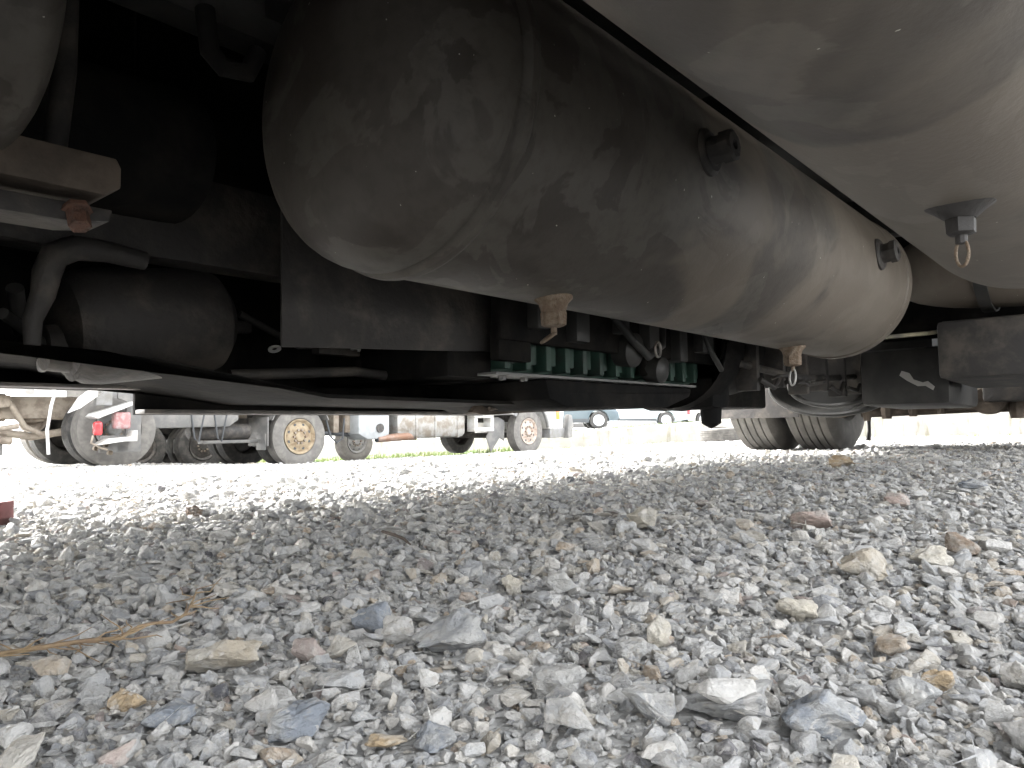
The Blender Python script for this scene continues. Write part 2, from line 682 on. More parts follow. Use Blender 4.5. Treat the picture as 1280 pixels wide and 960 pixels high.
BIG = [
    # px, py, width px, height ratio, stretch, material, label, yaw
    (566, 806, 96, .58, .55, 'st_grey', 'largest blocky grey stone in the middle of the near gravel, buff lower face', .1),
    (273, 838, 92, .50, .60, 'st_buff', 'large two-toned grey and tan stone just right of the dry root', .3),
    (697, 863, 76, .62, .75, 'st_grey', 'squarish grey stone below and right of the largest blocky stone', .5),
    (464, 786, 60, .65, .8, 'st_blue', 'blue-grey rounded stone left of the largest blocky stone', 1.1),
    (812, 897, 84, .60, .8, 'st_grey', 'pale grey craggy stone near the bottom edge right of centre', 2.0),
    (735, 652, 38, .45, .7, 'st_dark', 'small nearly black stone beside a pale stone in the middle gravel', 0),
    (804, 657, 42, .70, .85, 'st_cream', 'pale rounded stone next to the nearly black one in the middle gravel', .4),
    (1012, 657, 56, .55, .8, 'st_pink', 'pinkish angular stone standing proud of the gravel on the right', .2),
    (1090, 717, 74, .60, .8, 'st_buff', 'large tan stone with a dark left end on the right-hand gravel', .7),
    (1203, 690, 42, .70, .9, 'st_brown', 'brown rounded stone with shaded underside at the right of the gravel', .9),
    (1170, 704, 56, .50, .7, 'st_cream', 'cream flat stone between the large tan and the brown stone', .2),
    (998, 768, 54, .60, .8, 'st_cream', 'cream coloured faceted stone below the pinkish one', .6),
    (822, 800, 42, .75, .9, 'st_cream', 'small pale peaked stone like a little cone in the centre right gravel', 0),
    (788, 823, 46, .70, .8, 'st_grey', 'light grey stone just below the pale peaked stone', .8),
    (918, 890, 118, .36, .6, 'st_grey', 'broad flat grey slab near the bottom edge right of centre', -.5),
    (1176, 863, 50, .60, .7, 'st_ochre', 'ochre patched stone low on the right among grey pebbles', .4),
    (158, 885, 44, .75, .6, 'st_ochre', 'ochre pointed stone near the lower left corner', 1.2),
    (1052, 582, 34, .5, .8, 'st_ochre', 'small ochre stone at the far edge of the shaded gravel', .1),
    (1124, 629, 38, .45, .7, 'st_pink', 'flat pink stone in the right-hand gravel behind the tan ones', .4),
    (487, 937, 54, .40, .45, 'st_ochre', 'long thin tan stone at the bottom edge left of centre', .3),
    (605, 941, 46, .60, .6, 'st_buff', 'oval tan stone at the bottom edge beneath the largest blocky stone', .2),
    (639, 739, 28, .9, .9, 'st_cream', 'small whitish upright stone near the picture centre', .2),
    (540, 931, 56, .60, .8, 'st_blue', 'dark blue-grey faceted stone between the two tan stones at the bottom', .9),
    (240, 644, 22, .7, .8, 'st_brown', 'small brown lump at the edge between shaded and bright gravel', .5),
    (1218, 612, 36, .45, .7, 'st_blue', 'slate-blue stone far right behind the pink ones', .4),
    (1030, 915, 100, .55, .75, 'st_blue', 'large blue-grey stone by the bottom edge right of the flat slab', 1.3),
    (1145, 880, 66, .6, .8, 'st_grey', 'mid grey angular stone below the ochre patched stone', .3),
    (105, 800, 50, .5, .7, 'st_grey', 'grey stone just behind the dry root on the left', .3),
    (210, 905, 72, .5, .7, 'st_blue', 'blue-grey stone right of the ochre pointed stone', .5),
    (365, 915, 84, .5, .6, 'st_blue', 'smooth slate-blue slab at the bottom left of centre', 1.4),
]
avoid = []
for i, (px, py, wpx, hr, st, mk, lab, yaw) in enumerate(BIG):
    p, t = seen_ground(px, py + wpx * hr * .3)
    size = wpx / FPX * t
    me = rock_mesh(500 + i * 7, flat=.85, pts=15, detail=2, rough=.13, name='stone')
    me.materials.append(M[mk])
    o = bpy.data.objects.new('stone', me)
    SC.collection.objects.link(o)
    size *= 1.08
    hz = size * hr * 1.15
    o.location = p + Vector((0, size * .10, hz * .40))
    o.scale = (size * 1.08, size * (st + .25), hz * 1.15)
    o.rotation_euler = (random.uniform(-.15, .15), random.uniform(-.2, .2), yaw * .5)
    tag(o, lab, 'stone', 'larger stones lying among the gravel')
    avoid.append((p.x, p.y + size * .15, size * .42, size))


def build_gravel():
    rng = np.random.default_rng(11)
    src = bpy.data.collections.new('gravel_kinds')
    kinds = 18
    for i in range(kinds):
        me = rock_mesh(i + 1, flat=rng.uniform(.55, .9), pts=int(rng.integers(10, 15)), detail=1, rough=.09)
        me.materials.append(M['gravel'])
        src.objects.link(bpy.data.objects.new('pebble_kind_%02d' % i, me))
    P, S, Rr, I = [], [], [], []

    def layer(r0_, r1_, sizef, cover, lift, a0=-62, a1=62, smin=0, spread=.28):
        # constant coverage: number per area = cover / size^2
        rr = r0_
        while rr < r1_:
            dr = rr * .06
            sz = sizef(rr)
            area = .5 * ((rr + dr) ** 2 - rr ** 2) * R(a1 - a0)
            n = int(area * cover / sz ** 2)
            u = np.sqrt(rng.uniform(rr ** 2, (rr + dr) ** 2, n))
            a = np.radians(rng.uniform(a0, a1, n))
            x, y = u * np.sin(a), u * np.cos(a)
            s = sz * np.exp(rng.normal(0, spread, n))
            for k in range(n):
                if any((x[k] - q[0]) ** 2 + (y[k] - q[1]) ** 2 < (q[2] + s[k] * .25) ** 2 for q in avoid) and s[k] > .008:
                    if rng.random() < .9:
                        continue
                z = ground_z(x[k], y[k]) + (bumps(x[k], y[k]) if u[k] < 12 else 0)
                P.append((x[k], y[k], z + s[k] * (lift + rng.uniform(-.12, .16))))
                f = rng.uniform(.62, 1.08)
                S.append((s[k] * rng.uniform(.9, 1.35), s[k] * rng.uniform(.7, 1.0), s[k] * f))
                Rr.append((rng.normal(0, .24), rng.normal(0, .24), rng.uniform(0, 6.28)))
                I.append(int(rng.integers(0, kinds)))
            rr += dr
    # near: fine filling, the common size, then bigger ones on top
    layer(.16, 2.4, lambda r_: .0075 + .0010 * r_, 1.7, .16)
    layer(.16, 3.2, lambda r_: .0135 + .0014 * r_, 1.25, .24)
    layer(.20, 5.0, lambda r_: .020 + .001 * r_, .34, .28)
    layer(.25, 6.0, lambda r_: .031 + .001 * r_, .06, .26, spread=.2)
    layer(2.2, 20, lambda r_: .0155 + .0022 * (r_ - 2.2), .85, .12)
    layer(3.0, 20, lambda r_: .026 + .0012 * (r_ - 3), .42, .22)
    layer(.5, 8.0, lambda r_: .03, .30, .26, a0=62, a1=100)
    layer(.5, 8.0, lambda r_: .03, .30, .26, a0=-100, a1=-62)
    me = bpy.data.meshes.new('gravel')
    me.from_pydata([tuple(p) for p in P], [], [])
    for nm, arr, tp in (('scl', S, 'FLOAT_VECTOR'), ('rot', Rr, 'FLOAT_VECTOR')):
        at = me.attributes.new(nm, tp, 'POINT')
        at.data.foreach_set('vector', np.array(arr, dtype=np.float32).ravel())
    at = me.attributes.new('idx', 'INT', 'POINT')
    at.data.foreach_set('value', np.array(I, dtype=np.int32))
    print('gravel stones', len(P))
    me.materials.append(M['gravel'])
    o = bpy.data.objects.new('gravel', me)
    SC.collection.objects.link(o)
    tag(o, 'crushed grey limestone gravel covering the yard', 'gravel', kind='stuff')
    ng = bpy.data.node_groups.new('scatter', 'GeometryNodeTree')
    ng.interface.new_socket('Geometry', in_out='INPUT', socket_type='NodeSocketGeometry')
    ng.interface.new_socket('Geometry', in_out='OUTPUT', socket_type='NodeSocketGeometry')
    N = ng.nodes
    gi, go = N.new('NodeGroupInput'), N.new('NodeGroupOutput')
    mp = N.new('GeometryNodeMeshToPoints')
    ci = N.new('GeometryNodeCollectionInfo')
    ci.inputs['Collection'].default_value = src
    ci.inputs['Separate Children'].default_value = True
    ci.inputs['Reset Children'].default_value = True
    ip = N.new('GeometryNodeInstanceOnPoints')
    ip.inputs['Pick Instance'].default_value = True

    def attr(nm, tp):
        a = N.new('GeometryNodeInputNamedAttribute')
        a.data_type = tp
        a.inputs['Name'].default_value = nm
        return a.outputs['Attribute']
    er = N.new('FunctionNodeEulerToRotation')
    L = ng.links.new
    L(gi.outputs[0], mp.inputs['Mesh'])
    L(mp.outputs[0], ip.inputs['Points'])
    L(ci.outputs[0], ip.inputs['Instance'])
    L(attr('idx', 'INT'), ip.inputs['Instance Index'])
    L(attr('rot', 'FLOAT_VECTOR'), er.inputs[0])
    L(er.outputs[0], ip.inputs['Rotation'])
    L(attr('scl', 'FLOAT_VECTOR'), ip.inputs['Scale'])
    L(ip.outputs[0], go.inputs[0])
    md = o.modifiers.new('scatter', 'NODES')
    md.node_group = ng


build_gravel()


# ------------------------------------------------------------------ wheels
def wheel(parent, s, n, z, R_=.5, W=.28, side=-1, rim='beige_rim', tyre='dusty_hazed_rubber', holes=8, truck=True, lbl=None, dish=.07, deep=False):
    """wheel whose outer face looks towards side*y; axis along y of the parent"""
    w_ = empty('wheel', (s, n, z), 0, parent)
    if lbl:
        w_['label'] = lbl
    h = W / 2
    rr = R_ * (.58 if truck else .66)
    prof = [(-h * .72, rr), (-h * .9, rr + .02 * R_ * 2), (-h, R_ * .80), (-h * .93, R_ * .93), (-h * .80, R_ * .985)]
    # tread with circumferential grooves
    g = 5
    tw = h * .78
    for k in range(g):
        a = -tw + 2 * tw * k / g
        b_ = -tw + 2 * tw * (k + 1) / g
        gw = .10 * (b_ - a)
        if k:
            prof += [(a + gw * .2, R_ * .965), (a + gw, R_)]
        else:
            prof += [(a, R_)]
        if k < g - 1:
            prof += [(b_ - gw, R_), (b_ - gw * .2, R_ * .965)]
        else:
            prof += [(b_, R_)]
    prof += [(h * .93, R_ * .93), (h, R_ * .80), (h * .9, rr + .04 * R_), (h * .72, rr)]
    MB().lathe(prof, axis='y', seg=56).build('tyre', M[tyre], w_)
    b = MB()
    o = side * h
    # rim: lip, barrel, disc with hub
    if deep:   # outer wheel of a pair: deep dish
        pr = [(o * .93, rr * 1.0), (o * .95, rr * .97), (o * .88, rr * .90), (o * .1, rr * .84), (-o * .2, rr * .62), (-o * .22, rr * .38)]
        pr += [(o * .25, rr * .30), (o * .3, rr * .22), (o * .3, 0)]
    else:
        pr = [(o * .93, rr), (o * .95, rr * .97), (o * .86, rr * .90), (o * .62, rr * .84), (o * .70, rr * .70), (o * .80, rr * .45),
              (o * .78, rr * .32), (o * .95, rr * .27), (o * .98, rr * .18), (o * .98, 0)]
    b.lathe(pr, axis='y', seg=44)
    b.lathe([(-o * .8, rr * .98), (o * .9, rr * .985)], axis='y', seg=44)
    b.build('rim', M[rim], w_)
    if holes:
        for k in range(holes):
            hb = MB()
            a = 2 * PI * (k + .5) / holes
            c = Vector((math.cos(a) * rr * .70, o * (.66 if not deep else -.02), math.sin(a) * rr * .70))
            e = Vector((0, side, 0))
            yy = (o * .715) if not deep else (-o * .06)
            hb.lathe([(0, 0), (0, rr * .085)], (c.x, yy, c.z), 'y', 12)
            hb.lathe([(0, rr * .085), (-side * .02, rr * .085)], (c.x, yy, c.z), 'y', 12)
            hb.build('hand_hole', M['trim'], w_)
    nb = MB()
    for k in range(10 if truck else 5):
        a = 2 * PI * k / (10 if truck else 5)
        q = rr * (.38 if truck else .2)
        y0 = o * (.80 if not deep else -.2)
        nb.lathe([(0, .022 * R_ * 2), (side * .03, .02 * R_ * 2), (side * .03, 0)], (math.cos(a) * q, y0, math.sin(a) * q), 'y', 6)
    nb.build('wheel_nuts', M['hub'], w_)
    return w_


# ------------------------------------------------------------------ the near truck (camera lies under it)
T = empty('truck', (0, 0, 0), ROTZ)
tag(T, 'dark underside of the nearest truck filling the top of the picture, with tanks hanging down', 'truck')


def dome(R_, h, n=14):
    """torispherical head, from rim to the pole"""
    out = []
    for k in range(n + 1):
        a = PI / 2 * k / n
        out.append((h * math.sin(a) ** .82, R_ * max(0.0, math.cos(a)) ** .74 if k < n else 0.0))
    return out


def drain_valve(tank, s, n, z, ring_tilt, big=1.0, m='rust', ring='rust', fl=1.0):
    v = MB()
    v.lathe([(0.012, .036 * big * fl), (0.0, .034 * big * fl), (-.008 * big, .026 * big * fl), (-.022 * big, .022 * big)], (s, n, z), 'z', 20)
    v.lathe([(-.022 * big, .023 * big), (-.024 * big, .0235 * big), (-.045 * big, .0225 * big), (-.048 * big, .017 * big), (-.05 * big, .0)],
            (s, n, z), 'z', 6)
    v.lathe([(-.045 * big, .006), (-.062 * big, .006), (-.064 * big, 0)], (s, n, z), 'z', 10)
    o = v.build('drain_valve', M[m], tank)
    rg = MB()
    c = Vector((s, n, z - .060 * big)) + Vector((math.sin(ring_tilt) * -.018, 0, math.cos(ring_tilt) * -.018)) * big
    e1 = Vector((math.sin(ring_tilt) * -1, 0, -math.cos(ring_tilt)))
    e2 = Vector((.5, .87, 0)).normalized()
    pts = []
    for k in range(26):
        a = 2 * PI * k / 26
        pts.append(c + e1 * (.022 * big * math.cos(a)) + e2 * (.0115 * big * math.sin(a)))
    rg.tube(pts, .0026 * big, 8, closed=True)
    q = rg.build('pull_ring', M[ring], o)
    return o


def port(tank, s, n, z, R_, ang, ax_s=0.0, big=1.0):
    """threaded boss with a plug welded on the shell; ang measured from straight down, towards the camera side"""
    d_ = Vector((0, -math.sin(ang), -math.cos(ang)))
    c = Vector((s, n, z)) + d_ * (R_ - .012)
    b = MB()
    b.lathe([(0, .044 * big), (.014, .043 * big), (.020, .036 * big), (.020, .027 * big), (.024, .026 * big)], c, d_, 26)
    b.lathe([(.020, .026 * big), (.040, .026 * big), (.041, .030 * big), (.058, .030 * big), (.062, .024 * big), (.062, .010 * big), (.05, .009 * big), (.05, 0)], c, d_, 8)
    return b.build('plug', M['grime'], tank)


def tank(name, s0, s1, n, z, R_, h0, h1, seams=(), rimback=None, lbl=None, m='tank'):
    prof = []
    d0 = dome(R_, h0)
    prof += [(s0 - h_, r_) for h_, r_ in reversed(d0)]
    L = s1 - s0
    k = 16
    for i in range(1, k):
        prof.append((s0 + L * i / k, R_))
    for sm in seams:       # rolled weld bead
        prof += [(sm - .026, R_ - .001), (sm - .016, R_ - .0075), (sm - .007, R_ - .005), (sm + .001, R_ + .0055), (sm + .010, R_ + .007), (sm + .018, R_ + .0045), (sm + .022, R_)]
    prof += [(s1 + h_, r_) for h_, r_ in d0]
    prof.sort(key=lambda q: q[0])
    o = MB().lathe(prof, (0, n, z), 'x', 96).build(name, M[m], T)
    if lbl:
        o['label'] = lbl
    return o


# tank lying lengthwise ahead of the camera
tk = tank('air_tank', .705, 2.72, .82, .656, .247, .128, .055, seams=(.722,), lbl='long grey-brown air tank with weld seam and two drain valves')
# raised end collar of the tank
MB().lathe([(2.70, .2475), (2.705, .2515), (2.75, .2515), (2.765, .246), (2.772, .238)], (0, .82, .656), 'x', 96).build('end_collar', M['tank'], tk)
drain_valve(tk, 1.062, .80, .409, R(62), 1.02)
drain_valve(tk, 2.28, .81, .409, R(10), 1.15, ring='film')
port(tk, 1.235, .82, .656, .247, R(93), big=1.0)
port(tk, 2.375, .82, .656, .247, R(94.5), big=1.1)
# tank overhead
tk2 = tank('air_tank', -.9, 1.55, .14, .587, .180, .08, .07, seams=(), m='tank_dusty_lit', lbl='nearer air tank passing overhead at the upper right')
drain_valve(tk2, .915, .14, .410, R(4), .66, m='grime', ring='rust', fl=1.5)
# tank at the far left top
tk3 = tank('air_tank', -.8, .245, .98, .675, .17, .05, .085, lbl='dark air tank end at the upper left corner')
# cross tank to the right, behind the overhead one
cx = MB()
pr = [(n_, .17 * math.sqrt(max(0, 1 - ((n_ + .0) / .78) ** 4))) for n_ in np.linspace(-.5, .78, 22)]
cx.lathe(pr, (3.25, 0, .76), 'y', 60, squash=1.35)
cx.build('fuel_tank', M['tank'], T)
st = MB()
for nn_ in (.12, .42):
    st.lathe([(nn_ - .02, .17), (nn_ - .02, .178), (nn_ + .02, .178), (nn_ + .02, .17)], (3.25, 0, .76), 'y', 60, squash=1.35)
st.build('tank_strap', M['black'], T)

# beam, plate and bolt at upper left
bm_ = MB().prism([(-.6, .478), (.375, .484), (.396, .497), (.396, .523), (.39, .535), (-.6, .53)], .99, 1.12, .004)
bmo = bm_.build('bracket_beam', M['brown'], T)
MB().prism([(-.6, .425), (.34, .444), (.384, .452), (.388, .468), (-.6, .46)], .995, 1.06, .003).build('bracket_plate', M['grime'], T)
MB().lathe([(0, .017), (.006, .018), (.007, .013), (.03, .013), (.032, .0)], (.345, .995, .462), (0, -.45, -.9), 6).build('bolt', M['red_rust'], T)
b = MB()
b.tube([(.335, 1.05, .53), (.35, 1.06, .66), (.36, 1.08, .9)], .015)
b.build('hose', M['grime'], T)
# long cross member under the left rail with curved lower edge
b = MB()
b.prism([(.10, .50), (.42, .487), (.60, .496), (.86, .497), (1.0, .50), (1.0, .66), (.10, .66)], 1.33, 1.40, .005)
b.build('cross_member', M['grime'], T)
# exhaust silencer
b = MB()
prof = [(-.17, 0), (-.168, .05), (-.155, .088), (-.13, .104), (-.10, .108), (.09, .108), (.12, .1), (.145, .07), (.155, 0)]
b.lathe(prof, (.645, 1.47, .395), Vector((1, 0, .14)), 44)
b.build('silencer', M['grime'], T)
b = MB()
b.lathe([(-.155, .06), (-.16, .045), (-.2, .04), (-.21, .0)], (.66, 1.47, .345), Vector((1, 0, .05)), 24)
b.build('pipe_collar', M['grime'], T)
b = MB()
b.tube([(.56, 1.3, .478), (.50, 1.3, .484), (.45, 1.3, .482), (.42, 1.3, .465), (.41, 1.3, .435), (.405, 1.3, .40), (.392, 1.3, .36), (.392, 1.3, .32)], [.016, .018, .021, .022, .021, .018, .014, .012], 16)
b.build('exhaust_pipe', M['grime'], T)
b = MB()
b.tube([(.39, 1.38, .42), (.42, 1.45, .36), (.50, 1.5, .33), (.56, 1.55, .30)], .013)
b.tube([(.36, 1.33, .37), (.44, 1.42, .34), (.5, 1.6, .31)], .009)
b.build('hose', M['black'], T)
# wheel arch seen through the gap at the left edge
b = MB()
b.tube([(.35 + .30 * math.cos(a), 1.9, .60 + .29 * math.sin(a)) for a in np.linspace(R(-100), R(-20), 16)], .017, 10)
b.build('wheel_arch_edge', M['grey_paint'], T)
b = MB()
b.tube([(.35 + .265 * math.cos(a), 1.92, .60 + .25 * math.sin(a)) for a in np.linspace(R(-100), R(-20), 16)], .03, 10)
b.build('wheel_arch_liner', M['white_paint'], T)

# plate hanging behind the long tank
MB().prism([(.758, .335), (1.342, .365), (1.342, .80), (.758, .80)], 1.19, 1.196, .001).build('splash_plate', M['grime'], T)

# belly pan and side skirt
b = MB()
b.prism([(-.2, .34), (.50, .318), (.584, .301), (.94, .249), (1.92, .24), (1.92, .248), (.94, .257), (.584, .311), (-.2, .35)], 1.30, 1.745, 0)
b.build('belly_pan', M['matt_black'], T)
b = MB()
b.prism([(.735, .225), (1.905, .225), (1.905, 1.2), (.735, 1.2)], 1.75, 1.762, .001)
b.prism([(-2.2, .279), (.73, .279), (.73, 1.2), (-2.2, 1.2)], 1.765, 1.775, .001)
b.build('side_skirt', M['matt_black'], T)
b = MB()
b.box(.735, 1.905, 1.70, 1.748, .226, .236, .002)
b.box(-1.4, .73, 1.70, 1.763, .28, .288, .002)
b.build('skirt_lip', M['dark_metal'], T)
b = MB()
for (s_, n_, z_, l_) in ((.80, 1.5, .40, .08), (1.02, 1.45, .36, .12), (1.2, 1.52, .34, .10), (1.45, 1.5, .33, .16), (.92, 1.4, .45, .05)):
    b.box(s_, s_ + l_, n_, n_ + .03, z_, z_ + .025, .003)
b.tube([(.8, 1.45, .30), (1.1, 1.42, .32), (1.35, 1.45, .31), (1.7, 1.40, .33)], .012)
b.tube([(.85, 1.5, .44), (1.0, 1.5, .38), (1.2, 1.5, .40), (1.4, 1.5, .36)], .008)
b.build('pipework', M['grime'], T)
for (s_, z_) in ((.905, .362), (1.124, .374)):  # white rings stand in for glints of light coming through holes
    MB().lathe([(-.001, .006), (-.001, .014), (.002, .014), (.002, .006)], (s_, 1.45, z_), Vector((.1, .5, 1)), 20).build('hole_glint', M['white_paint'], T)

# engine
eng = MB()
eng.box(1.355, 2.42, 1.22, 1.70, .32, .86, .012)
for k in range(13):
    s_ = 1.36 + k * .083
    eng.box(s_, s_ + .022, 1.175, 1.222, .325, .50, .004)
    eng.box(s_ + .03, s_ + .062, 1.19, 1.222, .34, .40, .006)
en = eng.build('engine_block', M['green'], T)
MB().box(1.20, 1.352, 1.21, 1.71, .30, .9, .01).build('engine_cover', M['matt_black'], en)
b = MB()
b.box(1.30, 2.45, 1.135, 1.165, .388, .86, .004)
b.box(1.30, 1.42, 1.14, 1.17, .34, .43, .004)
b.box(1.98, 2.10, 1.14, 1.17, .33, .43, .01)
b.build('engine_shield', M['matt_black'], en)
eb = MB()
eb.box(1.30, 2.32, 1.15, 1.235, .306, .313, .002)
for k in range(12):
    eb.lathe([(0, .010), (-.009, .010), (-.010, 0)], (1.36 + k * .083, 1.185, .306), 'z', 6)
eb.build('sump_flange', M['grey_paint'], en)
b = MB()
b.prism([(1.50, .306), (1.52, .25), (1.60, .228), (2.15, .236), (2.30, .27), (2.32, .306)], 1.16, 1.62, .02)
b.build('oil_sump', M['matt_black'], en)
b = MB()
for (s_, w_, z0, z1) in ((1.40, .05, .42, .8), (1.56, .06, .40, .8), (1.78, .04, .44, .8), (1.93, .06, .40, .8), (2.12, .05, .38, .8), (2.28, .08, .42, .8)):
    b.box(s_, s_ + w_, 1.10, 1.17, z0, z1, .006)
b.lathe([(-.03, .05), (.02, .05), (.03, .03), (.03, 0)], (1.86, 1.13, .40), Vector((0, -1, -.15)), 24)
b.lathe([(-.03, .04), (.02, .04), (.03, .02), (.03, 0)], (2.02, 1.13, .35), Vector((0, -1, -.15)), 24)
b.tube([(1.75, 1.12, .50), (1.80, 1.08, .42), (1.90, 1.09, .38), (2.0, 1.10, .42), (2.05, 1.12, .55)], .012)
b.tube([(2.2, 1.1, .6), (2.22, 1.05, .42), (2.3, 1.05, .36), (2.42, 1.1, .40), (2.5, 1.1, .6)], .009)
b.build('engine_bracket', M['black'], en)
MB().tube([(1.93 + .016 * math.cos(a), 1.075, .402 + .022 * math.sin(a)) for a in np.linspace(0, 2 * PI, 20, endpoint=False)], .004, 8, closed=True).build('clamp_ring', M['silver'], en)
# brown sheet under the engine side
b = MB()
b.prism([(1.50, .225), (1.56, .218), (2.19, .245), (1.88, .305), (1.60, .30)], 1.42, 1.44, .003)
b.tube([(1.55, 1.40, .235), (1.85, 1.395, .262), (2.10, 1.39, .283)], .006, 8)
b.build('sump_shield', M['brown'], T)
# gearbox and shaft behind the engine
b = MB()
b.lathe([(2.40, .23), (2.50, .24), (2.62, .20), (2.90, .17), (3.05, .15), (3.10, .07), (4.90, .065)], (0, 1.30, .47), 'x', 40)
b.box(2.45, 2.60, 1.15, 1.45, .235, .35, .03)
b.lathe([(-.06, .04), (.015, .035), (.025, .02), (.035, .0)], (2.53, 1.2, .20), Vector((0, 0, -1)), 20)
b.build('gearbox', M['matt_black'], T)
b = MB()
for k in range(6):
    s_ = 2.62 + k * .26
    b.box(s_, s_ + .03, 1.06, 1.14, .30 + .02 * (k % 2), .75, .005)
    b.tube([(s_, 1.05, .34), (s_ + .08, 1.03, .31 + .02 * (k % 3)), (s_ + .2, 1.05, .36)], .009)
b.tube([(2.5, 1.1, .40), (3.0, 1.05, .36), (3.5, 1.08, .38), (4.2, 1.1, .42)], .014)
for (s_, z_) in ((2.75, .35), (2.95, .33)):
    b.tube([(s_ + .05 * math.cos(a), 1.02 + .03 * math.sin(a), z_ + .004 * math.sin(a * 2)) for a in np.linspace(0, 2 * PI, 20, endpoint=False)], .005, 6, closed=True)
b.build('pipework', M['grime'], T)
MB().box(3.3, 3.95, 1.55, 1.85, .26, .8, .02).build('battery_box', M['matt_black'], T)
MB().box(1.95, 3.2, 1.60, 1.80, .27, .75, .02).build('tool_box', M['matt_black'], T)

# oval silencer end in front of the rear axle
b = MB()
a_ = 'x'
b.lathe([(4.20, 0), (4.205, .20), (4.17, .255), (4.15, .275), (4.17, .295), (4.30, .30), (4.50, .29)], (0, 1.322, .37), 'x', 60, squash=1.0)
for v in b.b.verts:
    v.co.z = .37 + (v.co.z - .37) * .52
b.build('oval_silencer', M['black'], T)
b = MB()
for q_, r_ in ((4.10, .235), (4.06, .33)):
    b.tube([(q_ + .02 * math.cos(a), 1.25 + r_ * math.cos(a), .385 + r_ * .5 * math.sin(a)) for a in np.linspace(0, 2 * PI, 44, endpoint=False)], .014, 8, closed=True)
b.build('silencer_strap', M['black'], T)
b = MB()
b.prism([(0, 0), (.50, .0), (.52, .45), (-.05, .5)], 0, .012, .002, Mx=Matrix.Translation((4.52, 1.58, .215)) @ Matrix.Rotation(R(90), 4, 'Z'))
b.build('mudflap', M['grime'], T)

# rear axle: paired wheels, tube, differential, springs, chambers
for n_, dp in ((1.97, True), (1.60, False)):
    w0 = wheel(T, 5.10, n_, .497, .5, .30, side=1, rim='dark_metal', tyre='near_rubber', holes=8, deep=dp)
for n_, dp in ((.33, False), (-.03, True)):
    w0 = wheel(T, 5.10, n_, .497, .5, .30, side=-1, rim='dark_metal', tyre='near_rubber', holes=8, deep=dp)
b = MB()
b.lathe([(-.3, .085), (.35, .09), (.5, .13), (.62, .22), (.75, .27), (.95, .27), (1.08, .22), (1.2, .13), (1.35, .09), (1.7, .085)], (5.1, 0, .50), 'y', 40)
b.lathe([(4.7, .09), (4.82, .11), (4.84, .2), (4.9, .22)], (0, .85, .5), 'x', 30)
for k in range(10):
    a = 2 * PI * k / 10
    b.lathe([(-.012, .016), (0, .016), (0, 0)], (4.84, .85 + .19 * math.cos(a), .5 + .19 * math.sin(a)), Vector((-1, 0, 0)), 6)
b.build('rear_axle', M['brown'], T)
for n_ in (1.20, .42):
    sp = MB()
    for k in range(5):
        L_ = .75 - k * .11
        sp.box(5.1 - L_, 5.1 + L_, n_ - .04, n_ + .04, .385 - k * .022, .405 - k * .022, .003)
    for q_ in (-.09, .09):
        for m_ in (-.052, .052):
            sp.tube([(5.1 + q_, n_ + m_, .70), (5.1 + q_, n_ + m_, .225 - .01 * (m_ > 0))], .011, 8)
        sp.lathe([(0, .02), (-.03, .02), (-.03, 0)], (5.1 + q_, n_ - .052, .265), 'z', 6)
    sp.box(4.98, 5.22, n_ - .075, n_ + .075, .268, .288, .004)
    sp.build('leaf_spring', M['grime'], T)
for n_ in (1.38, .62):
    b = MB()
    b.lathe([(-.1, 0), (-.1, .07), (-.01, .085), (0, .095), (.01, .085), (.10, .075), (.12, .03), (.12, 0)], (4.62, n_, .30), Vector((1, 0, .25)), 28)
    b.build('brake_chamber', M['brown'], T)
MB().tube([(5.62, 1.48, .30), (5.62, 1.48, .12), (5.625, 1.49, .05)], [.014, .012, .018]).build('drain_hose', M['grime'], T)
b = MB()
b.tube([(4.75, .2, .27), (4.75, .55, .255), (4.78, .9, .245), (4.8, 1.3, .235)], .03)
b.box(4.68, 4.8, .55, .64, .22, .32, .01)
b.lathe([(-.05, .045), (.05, .045), (.05, 0)], (4.66, .70, .335), Vector((1, .3, 0)), 24)
b.lathe([(-.04, .035), (.05, .035), (.05, 0)], (4.6, .80, .36), Vector((1, .3, 0)), 24)
b.build('anti_roll_bar', M['brown'], T)
b = MB()
b.lathe([(0, .05), (.03, .05), (.03, .02), (.06, .02), (.06, 0)], (4.58, .705, .335), Vector((-1, 0, 0)), 20)
b.build('bush', M['rust'], T)
MB().prism([(3.15, .335), (3.9, .32), (3.9, .60), (3.15, .55)], .10, .58, .02).build('battery_box', M['grime'], T)
MB().prism([(3.6, .25), (4.3, .24), (4.3, .55), (3.6, .5)], .62, .98, .03).build('cover_box', M['black'], T)
MB().tube([(2.75, 1.02, .478), (3.0, .82, .492), (3.2, .62, .515), (3.2, .4, .53), (3.2, .1, .55)], .008, 8).build('cable', M['cable'], T)
MB().box(4.0, 4.2, .75, 1.3, .34, .62, .03).build('valve_housing', M['black'], T)
for (s_, n_, z_, r_) in ((4.6, 1.22, .215, .02), (4.62, 1.12, .225, .025), (4.6, .98, .235, .02), (4.62, .50, .215, .03), (4.65, .40, .21, .025), (4.7, .26, .215, .03), (4.6, .84, .245, .02)):
    MB().lathe([(-.03, .0), (-.03, r_), (.02, r_ * 1.3), (.06, r_), (.06, 0)], (s_, n_, z_), 'z', 8).build('axle_fitting', M['brown'], T)
b = MB()
pts = [(0, 0), (.03, -.012), (.045, -.04), (.08, -.055), (.10, -.05), (.125, -.075), (.118, -.09), (.09, -.07), (.06, -.07), (.02, -.045), (-.01, -.02)]
b.prism(pts, 0, .003, 0, Mx=Matrix.Translation((3.58, .80, .40)) @ Matrix.Rotation(R(-90), 4, 'Z'))
b.build('torn_film', M['film'], T)

